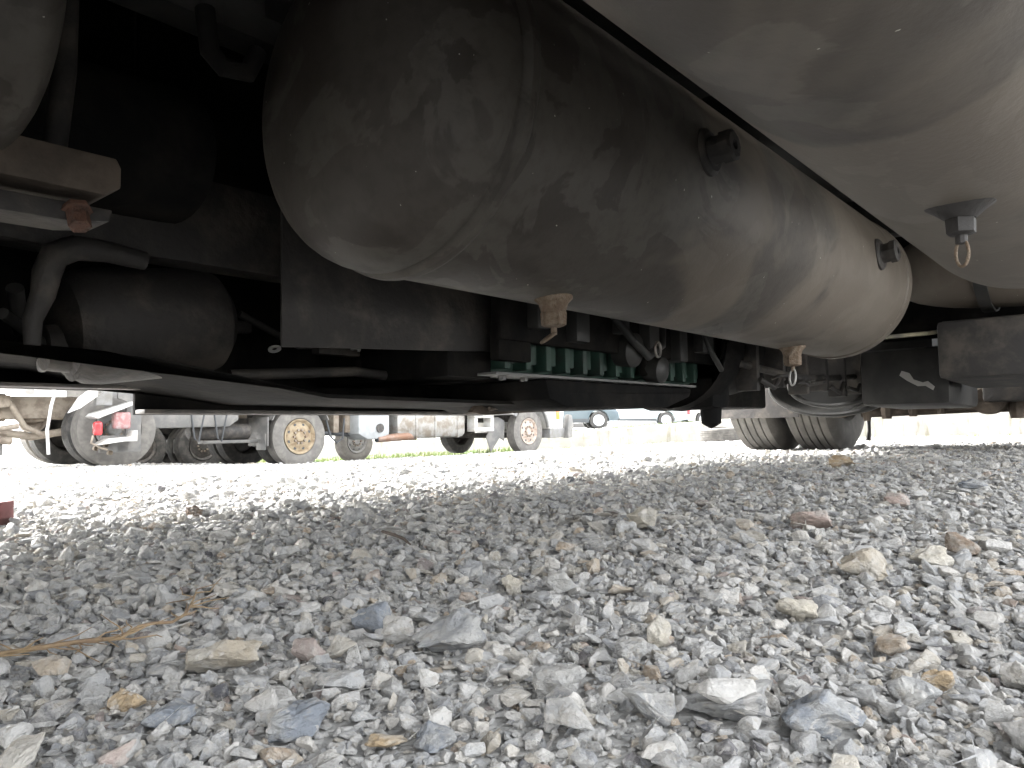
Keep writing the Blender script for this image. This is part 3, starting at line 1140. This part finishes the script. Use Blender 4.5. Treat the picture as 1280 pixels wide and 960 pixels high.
# chassis
for n_ in (.42, 1.24):
    b = MB()
    b.box(-1.9, 8.5, n_, n_ + .008, .93, 1.20)
    b.box(-1.9, 8.5, n_, n_ + .075, .922, .93)
    b.box(-1.9, 8.5, n_, n_ + .075, 1.20, 1.208)
    b.build('chassis_rail', M['black'], T)
for s_ in (-.4, .75, 2.0, 3.4, 4.6, 6.2):
    MB().box(s_, s_ + .09, .43, 1.24, .97, 1.14, .006).build('cross_beam', M['black'], T)
b = MB()
b.tube([(.470, .92, .74), (.472, .91, .68), (.485, .90, .66), (.52, .9, .665), (.535, .9, .70)], .013)
b.build('pipework', M['matt_black'], T)
MB().lathe([(-.1, 0), (-.1, .11), (.22, .12), (.25, .08), (.25, 0)], (.40, 1.28, .66), Vector((1, .2, .1)), 28).build('air_drier', M['matt_black'], T)
MB().box(-1.3, -.35, .35, 1.75, .27, 1.15, .03).build('light_blocker', M['matt_black'], T)  # unseen box, added behind the camera to keep front light off the tank dome
MB().box(3.85, 3.9, -.12, 1.15, .56, 1.2, .01).build('cross_panel', M['matt_black'], T)
MB().box(4.4, 4.7, .30, .62, .27, .60, .02).build('suspension_bracket', M['grime'], T)
b = MB()
b.box(-2.3, 8.6, -.15, 2.12, 1.21, 1.30)
b.build('body_floor', M['black'], T)
b = MB()
b.box(-2.3, 8.6, -.15, 2.13, 1.302, 3.6, .03)
b.build('body', M['grey_paint'], T)
b = MB()
b.box(-2.36, -2.28, -.15, 2.12, .42, 1.25, .02)
b.build('bumper', M['black'], T)
MB().prism([(-1.2, .80), (4.0, .82), (4.0, 1.2), (-1.2, 1.2)], -.155, -.135, .002).build('side_skirt', M['black'], T)
b = MB()
b.box(-1.4, 3.9, 1.80, 2.12, .75, 1.20, .01)
b.build('locker', M['black'], T)
b = MB()
b.box(-1.4, .30, 1.15, 1.80, .70, 1.19, .03)
b.build('front_housing', M['black'], T)
for n_, sd_ in ((1.9, 1), (.05, -1)):
    wheel(T, -1.75, n_, .497, .5, .30, side=sd_, rim='dark_metal', tyre='dusty_hazed_rubber', holes=8)


# ------------------------------------------------------------------ trucks parked beyond
def gz(s, n):
    p = sn(s, n)
    return ground_z(p.x, p.y)


def make_truck_a():
    zg = -.40
    A = empty('truck', sn(7.1, 10.6, zg), ROTZ)
    tag(A, 'white truck in the middle distance with beige dished rear wheel and silver exhaust box', 'truck', 'trucks parked in a row beyond')
    # local coordinates: x along, y across, z above its ground
    wheel(A, 0, .14, .5, .5, .27, -1, 'beige_rim', 'dusty_hazed_rubber', 8, deep=False)
    wheel(A, 0, .46, .5, .5, .27, -1, 'dark_metal', 'rubber', 0)
    wheel(A, 0, 1.75, .5, .5, .27, 1, 'dark_metal', 'rubber', 0)
    wheel(A, 0, 2.06, .5, .5, .27, 1, 'beige_rim', 'rubber', 0)
    wheel(A, 5.75, -.05, .5, .5, .27, -1, 'pink_rim', 'dusty_hazed_rubber', 8, lbl='front wheel with dusty pale rim')
    wheel(A, 5.75, 2.05, .5, .5, .27, 1, 'dark_metal', 'rubber', 0)
    for y_ in (.65, 1.45):
        MB().box(-2.0, 6.6, y_, y_ + .07, .72, .98, .01).build('chassis_rail', M['dark_metal'], A)
    MB().lathe([(.1, .08), (.8, .09), (.95, .2), (1.25, .2), (1.4, .09), (2.1, .08)], (0, 0, .5), 'y', 24).build('rear_axle', M['dark_metal'], A)
    MB().lathe([(.1, .06), (2.0, .06)], (5.75, 0, .42), 'y', 16).build('front_axle', M['dark_metal'], A)
    b = MB()
    b.box(-.62, -.60, -.02, .55, .36, .82, .004)
    b.box(-.64, -.62, .02, .28, .30, .56, .004)
    b.build('mudflap', M['grey_paint'], A)
    b = MB()
    pts = arc((0, .52), .60, R(155), R(25), 16) + list(reversed(arc((0, .52), .585, R(155), R(25), 16)))
    b.prism(pts, -.03, .62)
    b.build('mudguard', M['grey_paint'], A)
    b = MB()
    b.lathe([(-.5, 0), (-.49, .09), (-.46, .125), (.46, .125), (.49, .09), (.5, 0)], (-1.25, .30, .60), 'x', 28)
    b.build('air_tank', M['dark_metal'], A)
    MB().box(-1.55, -.6, .22, .40, .42, .47, .01).build('tank_bracket', M['grey_paint'], A)
    b = MB()
    b.prism([(1.15, .52), (1.35, .42), (1.75, .42), (1.86, .5), (1.86, 1.0), (1.15, 1.0)], -.05, .5, .05)
    f = b.build('fluid_tank', M['blue_white'], A)
    MB().lathe([(0, .08), (-.03, .08), (-.03, .0)], (1.62, -.05, .62), 'y', 20).build('cap', M['dark_metal'], f)
    b = MB()
    b.prism([(2.05, .50), (2.12, .42), (3.80, .42), (3.87, .50), (3.87, .95), (2.05, .95)], -.04, .60, .07)
    ex = b.build('exhaust_box', M['silver'], A)
    b = MB()
    for x_ in (2.5, 3.0, 3.62):
        b.prism([(x_, .41), (x_ + .05, .41), (x_ + .05, .97), (x_, .97)], -.052, .61, .01)
    b.build('strap', M['silver'], ex)
    MB().tube([(1.6, -.0, .42), (1.9, -.02, .44), (2.3, .0, .46), (2.6, .1, .46)], [.06, .07, .08, .08]).build('exhaust_pipe', M['tan_steel'], A)
    MB().lathe([(0, .055), (-.02, .055), (-.02, .0)], (1.6, -.0, .42), 'x', 16).build('pipe_mouth', M['trim'], A)
    b = MB()
    b.tube([(.55, .1, .85), (.62, .05, .5), (.75, .05, .38), (.9, .08, .45), (.95, .1, .8)], .018)
    b.tube([(.6, .3, .55), (1.2, .3, .52), (1.8, .3, .5)], .04)
    b.build('hose', M['trim'], A)
    b = MB()
    for x_ in (.8, 1.05):
        b.box(x_, x_ + .12, .2, .6, .55, .95, .02)
    b.build('valve_block', M['beige_paint'], A)
    b = MB()       # step frame
    b.box(4.05, 4.65, -.12, .1, .52, .60, .015)
    b.box(4.05, 4.15, -.12, .1, .60, .80, .015)
    b.box(4.55, 4.65, -.12, .1, .60, .80, .015)
    b.box(4.05, 4.65, -.12, .1, .80, .88, .015)
    b.build('step', M['white_paint'], A)
    b = MB()
    b.prism([(4.75, .82), (4.95, .82), (5.15, .74), (5.13, .30), (4.98, .38), (4.70, .08), (4.55, .40), (4.70, .60)], .02, .04, .004)
    b.build('torn_mudflap', M['grey_paint'], A)
    # cab with wheel arch
    b = MB()
    outline = [(3.9, .88), (5.05, .88)] + arc((5.75, .52), .64, R(148), R(12), 16) + [(6.40, .55), (6.95, .55), (7.02, 1.0), (6.98, 1.7),
              (6.75, 2.75), (6.4, 3.0), (4.6, 3.0), (4.6, 1.4), (3.9, 1.3)]
    b.prism(outline, -.22, 2.25, .03)
    cab = b.build('cab', M['white_paint'], A)
    b = MB()
    pts = arc((5.75, .52), .66, R(150), R(5), 18) + list(reversed(arc((5.75, .52), .60, R(150), R(5), 18)))
    b.prism(pts, -.26, -.19, .008)
    b.build('arch_flare', M['grey_rim'], cab)
    b = MB()
    b.prism([(6.42, .34), (6.95, .34), (7.12, .42), (7.14, .56), (6.44, .56)], -.24, 2.27, .03)
    b.build('bumper', M['grey_rim'], A)
    b = MB()
    b.prism([(6.98, .32), (7.14, .34), (7.22, .60), (7.16, .86), (7.05, .88), (7.0, .6)], -.34, -.20, .02)
    b.build('bumper_corner', M['grey_paint'], A)
    MB().box(6.70, 6.82, -.235, -.21, .76, .96, .01).build('side_marker', M['amber'], A)
    b = MB()
    b.prism([(5.4, 1.7), (6.7, 1.7), (6.6, 2.5), (5.4, 2.5)], -.228, -.215, .004)
    b.prism([(5.4, 1.7), (6.7, 1.7), (6.6, 2.5), (5.4, 2.5)], 2.245, 2.258, .004)
    b.build('window', M['glass'], cab)
    b = MB()
    b.box(-2.1, 4.4, -.12, 2.2, 1.10, 3.4, .03)
    b.build('cargo_box', M['white_paint'], A)
    b = MB()
    b.box(-1.9, -.55, .16, .22, .86, .98, .01)
    b.box(.8, 2.0, .16, .22, .88, .98, .01)
    b.build('side_rail', M['grey_paint'], A)
    return A


make_truck_a()


def make_truck_b():
    zg = gz(11, 14.2)
    B = empty('truck', sn(11, 14.25, zg), ROTZ)
    tag(B, 'dark truck mostly hidden behind the white truck, only its wheels showing beneath', 'truck', 'trucks parked in a row beyond')
    wheel(B, 0, 0, .48, .48, .27, -1, 'grey_rim', 'dusty_hazed_rubber', 8)
    wheel(B, 0, 2.0, .48, .48, .27, 1, 'grey_rim', 'rubber', 0)
    for x_ in (-3.75, -4.95):
        for y_ in (0, .32, 1.7, 2.0):
            wheel(B, x_, y_, .48, .48, .26, -1 if y_ < 1 else 1, 'dark_metal', 'rubber', 0)
    MB().box(-6, 1.0, .5, .6, .75, 1.0, .01).build('chassis_rail', M['dark_metal'], B)
    MB().box(-6, 1.0, 1.4, 1.5, .75, 1.0, .01).build('chassis_rail', M['dark_metal'], B)
    MB().box(-6.2, -.9, -.1, 2.2, 1.1, 3.3, .03).build('cargo_box', M['grey_paint'], B)
    b = MB()
    b.prism([(-.8, .95), (-.62, .95), (-.5, .98), (.55, .98), (.65, .6), (1.2, .6), (1.25, 1.6), (1.0, 2.9), (-.8, 2.9)], -.15, 2.2, .03)
    cab = b.build('cab', M['white_paint'], B)
    MB().prism([(-.2, 1.6), (.9, 1.6), (.8, 2.4), (-.2, 2.4)], -.16, -.152, .002).build('window', M['glass'], cab)
    b = MB()
    b.box(-4.2, -2.9, .0, .5, .35, .62, .03)
    b.build('battery_box', M['grey_paint'], B)


make_truck_b()


def make_truck_c():
    zg = -.245
    C = empty('truck', sn(4.17, 10.55, zg), ROTZ)
    tag(C, 'grey truck at far left with a red rear lamp cluster hanging before its wheel', 'truck', 'trucks parked in a row beyond')
    wheel(C, 0, .0, .5, .5, .28, -1, 'grey_rim', 'dusty_hazed_rubber', 0, deep=True, lbl='outer rear wheel with deep pale rim')
    wheel(C, 0, .33, .5, .5, .28, -1, 'dark_metal', 'rubber', 0)
    wheel(C, 0, 1.66, .5, .5, .28, 1, 'dark_metal', 'rubber', 0)
    wheel(C, 0, 2.0, .5, .5, .28, 1, 'dark_metal', 'dusty_hazed_rubber', 0)
    MB().lathe([(.1, .08), (.8, .09), (.9, .2), (1.15, .2), (1.3, .09), (1.9, .08)], (0, 0, .5), 'y', 24).build('rear_axle', M['brown'], C)
    for y_ in (.62, 1.38):
        MB().box(-1.3, 2.3, y_, y_ + .07, .66, .95, .01).build('chassis_rail', M['beige_paint'], C)
    # lamp bracket at the rear, nearer than the wheel
    b = MB()
    b.prism([(-.13, .20), (.17, .20), (.17, .98), (-.13, .98), (-.13, .90), (-.02, .86), (-.02, .32), (-.13, .30)], -.42, -.38, .006)
    b.box(-.34, .02, -.42, -.38, .20, .42, .01)
    b.box(-.40, -.13, -.41, -.38, .9, .98, .006)
    b.build('lamp_bracket', M['grey_paint'], C)
    b = MB()
    b.prism([(-.50, .66), (-.46, .70), (.02, .86), (.02, .82), (-.44, .63)], -.62, -.36, .006)
    b.prism([(-.42, .30), (-.10, .34), (.05, .34), (.05, .48), (.01, .48), (-.02, .40), (-.3, .38)], -.60, -.38, .006)
    b.build('lamp_hood', M['white_paint'], C)
    b = MB()
    b.box(-.22, -.01, -.56, -.44, .50, .72, .04, seg=3)
    b.build('rear_lamp', M['pale_lens'], C)
    b = MB()
    b.box(-.46, -.36, -.58, -.48, .42, .60, .04, seg=3)
    b.build('rear_lamp', M['red_lens'], C)['label'] = 'bright red lens'
    b = MB()
    b.box(-.42, -.22, -.5, -.40, .80, 1.02, .02)
    b.build('junction_box', M['grey_rim'], C)
    b = MB()
    b.prism([(-.74, .70), (-.60, .76), (-.16, 1.10), (-.30, 1.16), (-.62, .90)], -.5, -.46, .006)
    b.build('diagonal_strut', M['white_paint'], C)
    b = MB()
    for q_ in ((-.30, .30), (-.42, .26), (-.25, .2)):
        b.lathe([(-.03, .03), (.03, .03), (.03, 0)], (q_[0], -.5, q_[1]), 'y', 12)
    b.tube([(-.45, -.5, .42), (-.48, -.52, .33), (-.38, -.52, .27), (-.28, -.5, .24)], .014)
    b.build('coupling', M['beige_paint'], C)
    MB().tube([(-.9, -.2, 1.1), (-.80, -.25, .98), (-.86, -.3, .8), (-.90, -.3, .5), (-.88, -.3, .2)], .02).build('hose', M['white_paint'], C)
    # beige running gear behind the lamps
    b = MB()
    b.prism([(.17, .50), (1.6, .52), (1.75, .62), (1.75, .95), (.17, 1.0)], -.1, .4, .03)
    b.build('side_box', M['grey_paint'], C)
    b = MB()
    b.prism([(-1.3, .95), (-1.3, .78), (-1.0, .72), (-.85, .60), (-.6, .62), (-.45, .74), (-.1, .78), (.2, .95)], .7, .9, .03)
    b.lathe([(-.08, .14), (.08, .14), (.1, .05), (.1, 0)], (-.75, .72, .62), 'y', 20)
    b.tube([(-1.2, .7, .5), (-.8, .6, .42), (-.3, .6, .5)], .05)
    b.tube([(-1.1, .5, .9), (-.9, .5, .55), (-.7, .5, .45)], .035)
    b.build('suspension', M['beige_paint'], C)
    for x_ in (1.0, 1.35):
        MB().tube([(x_, -.1, .75), (x_ + .05, -.12, .35), (x_ + .12, -.1, .3), (x_ + .2, -.1, .7)], .012).build('hose', M['trim'], C)
    b = MB()
    b.box(-1.0, 2.2, -.05, 2.15, 1.12, 3.3, .03)
    b.build('cargo_box', M['grey_paint'], C)


make_truck_c()


def make_truck_d():
    s0 = 2.4
    zg = gz(s0, 10.9)
    Dt = empty('trailer', sn(s0, 10.9, zg), ROTZ)
    tag(Dt, 'beige grimy trailer running gear at the extreme left edge, amber marker on its side', 'trailer')
    b = MB()
    b.box(-3, .75, .5, .6, .62, 1.0, .02)
    b.box(-3, .75, 1.3, 1.4, .62, 1.0, .02)
    b.build('chassis_rail', M['beige_paint'], Dt)
    b = MB()
    b.prism([(-.5, .95), (-.3, .52), (.0, .42), (.25, .5), (.42, .75), (.7, .8), (.7, .95)], .1, .45, .03)
    b.lathe([(-.08, .16), (.08, .16), (.12, .06), (.12, 0)], (.10, .1, .58), Vector((0, -1, 0)), 24)
    b.tube([(-.6, .0, .4), (-.1, .0, .34), (.35, .05, .40), (.7, .1, .36)], .05)
    b.tube([(-.2, .0, .9), (.1, -.05, .62), (.45, .0, .50), (.75, .0, .55)], .035)
    b.build('suspension', M['beige_paint'], Dt)
    b = MB()
    b.box(-.30, .25, -.05, .2, .28, .60, .03)
    b.box(.32, .62, .1, .3, .18, .38, .02)
    b.build('brake_box', M['grey_paint'], Dt)
    MB().box(-.13, -.03, -.12, -.08, .80, .95, .015).build('side_marker', M['amber'], Dt)
    MB().box(-.6, .9, -.08, .0, .95, 1.05, .01).build('side_rail', M['white_paint'], Dt)
    for y_ in (.1, 2.0):
        wheel(Dt, -1.6, y_, .5, .5, .28, -1 if y_ < 1 else 1, 'grey_rim', 'dusty_hazed_rubber', 0)
    b = MB()
    b.box(-4, .8, -.1, 2.2, 1.1, 3.2, .03)
    b.build('cargo_box', M['white_paint'], Dt)


make_truck_d()


# ------------------------------------------------------------------ boundary wall, upper yard, cars
def wl(x):
    return 21.67 - .515 * x


wx = [-14, -8, -2.7, 1.3, 5.3, 8, 11, 16, 24]
wbot = [-.75, -.72, -.75, -.58, -.45, -.40, -.40, -.40, -.40]
wtop = [-.2, -.2, -.16, .02, .30, .40, .52, .62, .7]
wdir = Vector((1, -.515, 0)).normalized()
wnor = Vector((.515, 1, 0)).normalized()


def wall():
    vs, fs = [], []
    X = np.linspace(-14, 24, 153)
    rnd = random.Random(3)
    for x in X:
        z0 = float(np.interp(x, wx, wbot)) - .2
        z1 = float(np.interp(x, wx, wtop)) + rnd.uniform(-.012, .012)
        p = Vector((x, wl(x), 0))
        q = p + wnor * .22
        j = rnd.uniform(-.006, .006)
        vs += [(p.x, p.y + j, z0), (p.x, p.y + j, z1 - .03), (p.x + wnor.x * .03, p.y + wnor.y * .03, z1), (q.x, q.y, z1 + .004), (q.x, q.y, z0)]
    for i in range(len(X) - 1):
        a, b_ = i * 5, (i + 1) * 5
        for k in range(4):
            fs.append((a + k, b_ + k, b_ + k + 1, a + k + 1))
    fs.append((0, 1, 2, 3, 4))
    e = (len(X) - 1) * 5
    fs.append((e + 4, e + 3, e + 2, e + 1, e))
    me = bpy.data.meshes.new('wall')
    me.from_pydata(vs, [], fs)
    me.update()
    me.materials.append(M['concrete'])
    o = bpy.data.objects.new('wall', me)
    SC.collection.objects.link(o)
    tag(o, 'low weathered concrete boundary wall with streaked stains beyond the gravel', 'wall')


wall()
# footing ledge along the wall
vs, fs = [], []
XX = np.linspace(-14, 24, 60)
for x in XX:
    p = Vector((x, wl(x), 0)) - wnor * .16
    z = ground_z(p.x, p.y)
    vs += [(p.x, p.y, z - .1), (p.x, p.y, z + .05), (p.x + wnor.x * .158, p.y + wnor.y * .158, z + .06)]
for i in range(len(XX) - 1):
    a = i * 3
    fs += [(a, a + 3, a + 4, a + 1), (a + 1, a + 4, a + 5, a + 2)]
me = bpy.data.meshes.new('kerb')
me.from_pydata(vs, [], fs)
me.materials.append(M['concrete'])
o = bpy.data.objects.new('kerb', me)
SC.collection.objects.link(o)
tag(o, kind='structure')

# upper yard
vs, fs = [], []
XX = np.linspace(-14, 24, 77)
off = [.0, 3, 10, 30, 200]
for x in XX:
    for d_ in off:
        p = Vector((x, wl(x), 0)) + wnor * (.225 + d_)
        zt = float(np.interp(x, wx, wtop)) - .05
        z = zt + (.09 - zt) * min(1, d_ / 8)
        vs.append((p.x, p.y, z))
m_ = len(off)
for i in range(len(XX) - 1):
    for k in range(m_ - 1):
        fs.append((i * m_ + k, (i + 1) * m_ + k, (i + 1) * m_ + k + 1, i * m_ + k + 1))
me = bpy.data.meshes.new('upper_yard_ground')
me.from_pydata(vs, [], fs)
me.materials.append(M['yard'])
o = bpy.data.objects.new('upper_yard_ground', me)
SC.collection.objects.link(o)
tag(o, kind='structure')


def car(loc, rz, paint, lbl, van=False, cladding=True, rim='alloy'):
    """nose towards +x, origin on the ground below the middle of the car"""
    c = empty('van' if van else 'car', loc, rz)
    tag(c, lbl, 'van' if van else 'car', 'cars parked on the upper yard')
    L, W_ = (5.2, 1.95) if van else (4.3, 1.8)
    wb = 3.2 if van else 2.6
    r_ = .335
    xf, xr = wb / 2 + .05, -wb / 2 + .05
    low = .24
    out = [(-L / 2 + .05, low + .1), (xr - r_ - .06, low)]
    out += arc((xr, r_), r_ + .06, R(190), R(-10), 14)
    out += [(xf - r_ - .07, low)]
    out += arc((xf, r_), r_ + .06, R(190), R(-10), 14)
    out += [(L / 2 - .12, low), (L / 2, low + .18), (L / 2 - .02, .62)]
    if van:
        out += [(L / 2 - .35, .95), (L / 2 - 1.05, 1.25), (L / 2 - 1.75, 1.9), (L / 2 - 2.0, 1.98), (-L / 2 + .1, 1.98), (-L / 2, 1.2)]
    else:
        out += [(L / 2 - .2, .82), (L / 2 - 1.15, .98), (L / 2 - 1.9, 1.42), (-.5, 1.48), (-L / 2 + .75, 1.38), (-L / 2 + .12, 1.0), (-L / 2, .75)]
    MB().prism(out, -W_ / 2, W_ / 2, .035).build('body', M[paint], c)
    b = MB()
    if van:
        g = [(L / 2 - 1.2, 1.22), (L / 2 - 1.82, 1.8), (L / 2 - 2.7, 1.82), (L / 2 - 2.7, 1.2)]
    else:
        g = [(L / 2 - 1.35, .97), (L / 2 - 1.98, 1.36), (-.5, 1.41), (-L / 2 + .8, 1.32), (-L / 2 + .55, 1.0)]
    for sd_ in (-1, 1):
        y = sd_ * (W_ / 2 + .004)
        b.prism(g, y - .006, y + .006, .002)
    b.build('window', M['glass'], c)
    if cladding:
        b = MB()
        for sd_ in (-1, 1):
            y = sd_ * (W_ / 2 + .01)
            b.box(xr + r_ + .08, xf - r_ - .08, y - .014, y + .014, .25, .40, .01)
        b.build('side_trim', M['trim'], c)
    b = MB()
    b.prism([(L / 2 - .10, .22), (L / 2 + .03, .30), (L / 2 + .03, .42), (L / 2 - .08, .42)], -W_ / 2 + .08, W_ / 2 - .08, .01)
    b.build('bumper', M['trim'], c)
    for sd_ in (-1, 1):
        MB().box(-L / 2 - .01, -L / 2 + .12, sd_ * (W_ / 2 - .1) - .11, sd_ * (W_ / 2 - .1) + .115, .55, .85, .02).build('tail_lamp', M['red_lens'], c)
        MB().box(L / 2 - .30, L / 2 + .01, sd_ * (W_ / 2 - .16) - .13, sd_ * (W_ / 2 - .16) + .168, .62, .76, .03).build('headlight', M['alloy'], c)
        for x_ in (xf, xr):
            wheel(c, x_, sd_ * (W_ / 2 - .10), r_, r_, .21, sd_, rim, 'rubber', 0, truck=False)
    return c


def at(px, y):
    v = ray(px, 480)
    return v.x / v.y * y


# blue-grey car: its front wheel shows at px 747
y_ = 29.0
x_ = at(747, y_)
car((x_ - 1.35 + .0, y_ + .8, .09), 0.0, 'blue_car', 'blue-grey car above the wall, nose just right of the white truck cab')
y_ = 33.0
x_ = at(831, y_)
car((x_ - 1.55, y_ + .9, .09), PI, 'ice_paint', 'long white van behind the blue-grey car on the upper yard', van=True)
x_ = at(879, y_)
car((x_ + 1.35, y_ + .9, .09), PI, 'white_paint', 'white car parked nose towards the white van on the upper yard')
# low grey kerb-like strip lying on top of the yard before the van
b = MB()
b.prism([(-.95, .0), (.95, .0), (.80, .26), (-.85, .30)], -.15, .15, .04)
o = b.build('traffic_barrier', M['grey_paint'], None, loc=(at(790, 26.5), 26.5, .08), rz=-.35)
tag(o, 'low grey barrier block lying in front of the long white van', 'barrier')
b = MB()
b.prism([(-.7, .0), (.7, .0), (.62, .42), (-.55, .45)], -.15, .15, .04)
o = b.build('traffic_barrier', M['grey_paint'], None, loc=(at(905, 27.5), 27.5, .09), rz=.1)
tag(o, 'low grey barrier block on the upper yard above the lying tyre', 'barrier')

# tyre lying flat before the wall
tp = Vector((at(896, 16.9), 16.9, 0))
zt = ground_z(tp.x, tp.y)
b = MB()
h = .15
prof = [(0, .27), (.02, .30), (0.0, .40), (.02, .455), (.05, .475)]
for k in range(4):
    z_ = .06 + k * .05
    prof += [(z_, .48), (z_ + .036, .48), (z_ + .04, .467), (z_ + .047, .467)]
prof += [(.27, .475), (.30, .455), (.32, .40), (.30, .30), (.32, .27), (.16, .30), (0, .27)]
b.lathe(prof, (0, 0, 0), 'z', 64)
o = b.build('tyre', M['near_rubber'], None, loc=(tp.x, tp.y, zt + .03))
o.rotation_euler = (R(2), R(-2), 0)
tag(o, 'worn grey tyre lying flat on the gravel before the wall', 'tyre')


# ------------------------------------------------------------------ small natural things
def grass():
    rnd = random.Random(8)
    vs, fs = [], []

    def tuft(x, y, z, h, n, spread):
        for _ in range(n):
            a = rnd.uniform(0, 2 * PI)
            bx, by = x + rnd.gauss(0, spread), y + rnd.gauss(0, spread)
            hh = h * rnd.uniform(.5, 1.2)
            lean = rnd.uniform(.1, .6) * hh
            w0 = rnd.uniform(.006, .012)
            ca, sa = math.cos(a), math.sin(a)
            i = len(vs)
            vs.extend([(bx - sa * w0, by + ca * w0, z), (bx + sa * w0, by - ca * w0, z), (bx + ca * lean * .4 + sa * w0 * .7, by + sa * lean * .4 - ca * w0 * .7, z + hh * .6),
                       (bx + ca * lean * .4 - sa * w0 * .7, by + sa * lean * .4 + ca * w0 * .7, z + hh * .6), (bx + ca * lean, by + sa * lean, z + hh)])
            fs.extend([(i, i + 1, i + 2, i + 3), (i + 3, i + 2, i + 4)])
    for _ in range(900):
        x = rnd.uniform(-9, 12)
        d_ = rnd.uniform(.18, .5) if x > 1 else rnd.uniform(.15, 3.6)
        if x > 5 and rnd.random() < .6:
            continue
        p = Vector((x, wl(x), 0)) - wnor * d_
        tuft(p.x, p.y, ground_z(p.x, p.y), (.07 if x > 1 else .17), 9 if x > 1 else 16, .07)
    for _ in range(500):
        x = rnd.uniform(-6, 5.5)
        p = Vector((x, wl(x), 0)) + wnor * rnd.uniform(.3, 2.2)
        zt_ = float(np.interp(x, wx, wtop)) - .05
        tuft(p.x, p.y, zt_, .10, 9, .1)
    me = bpy.data.meshes.new('grass')
    me.from_pydata(vs, [], fs)
    m = mat('grass_blades', (.09, .15, .03), .6, col2=(.16, .18, .06), scale=2.0)
    me.materials.append(m)
    o = bpy.data.objects.new('grass', me)
    SC.collection.objects.link(o)
    tag(o, 'bright green grass along the foot and the top of the wall', 'grass', kind='stuff')


grass()


def on_g(px, py, up=.012):
    p, t = seen_ground(px, py)
    return p + Vector((0, 0, up))


b = MB()
main = [on_g(*q, up=u_) for q, u_ in (((-30, 852), .016), ((20, 845), .018), ((70, 842), .02), ((110, 838), .022), ((150, 835), .022), ((172, 822), .024), ((190, 816), .024), ((215, 812), .022), ((232, 800), .022), ((242, 778), .022), ((246, 762), .02))]
b.tube(main, [.0022, .002, .002, .0018, .0016, .0015, .0014, .0013, .0012, .001, .0007], 7)
rnd = random.Random(5)
for k in range(34):
    i = rnd.choice([0, 1, 2, 3, 4, 7, 8, 8, 9])
    a = main[i].lerp(main[i + 1], rnd.random())
    pts = [a]
    dv = (main[i + 1] - main[i]).normalized()
    for j in range(4):
        dv = (dv + Vector((rnd.gauss(0, .5), rnd.gauss(0, .5), rnd.gauss(0, .12)))).normalized()
        pts.append(pts[-1] + dv * rnd.uniform(.005, .012))
    b.tube(pts, [.0008, .0007, .0006, .0005, .0003], 5)
o = b.build('dry_root', M['fibre'])
tag(o, 'dry straw-coloured root with frayed fibres lying on the gravel at lower left', 'root')
b = MB()
b.tube([on_g(478, 681, .02), on_g(492, 687, .022), on_g(505, 691, .02), on_g(513, 695, .016)], [.0022, .0028, .0024, .0014], 7)
o = b.build('twig', M['twig'])
tag(o, 'thin dark twig on the gravel left of the picture centre', 'twig')
p_, t_ = seen_ground(-24, 662)
b = MB()
b.box(-.05, .05, -.02, .02, -.02, .052, .004)
o = b.build('wooden_stub', M['wood_red'], loc=(p_.x + .0, p_.y, p_.z))
tag(o, 'dark red-brown wooden stub at the extreme left edge of the gravel', 'wood')
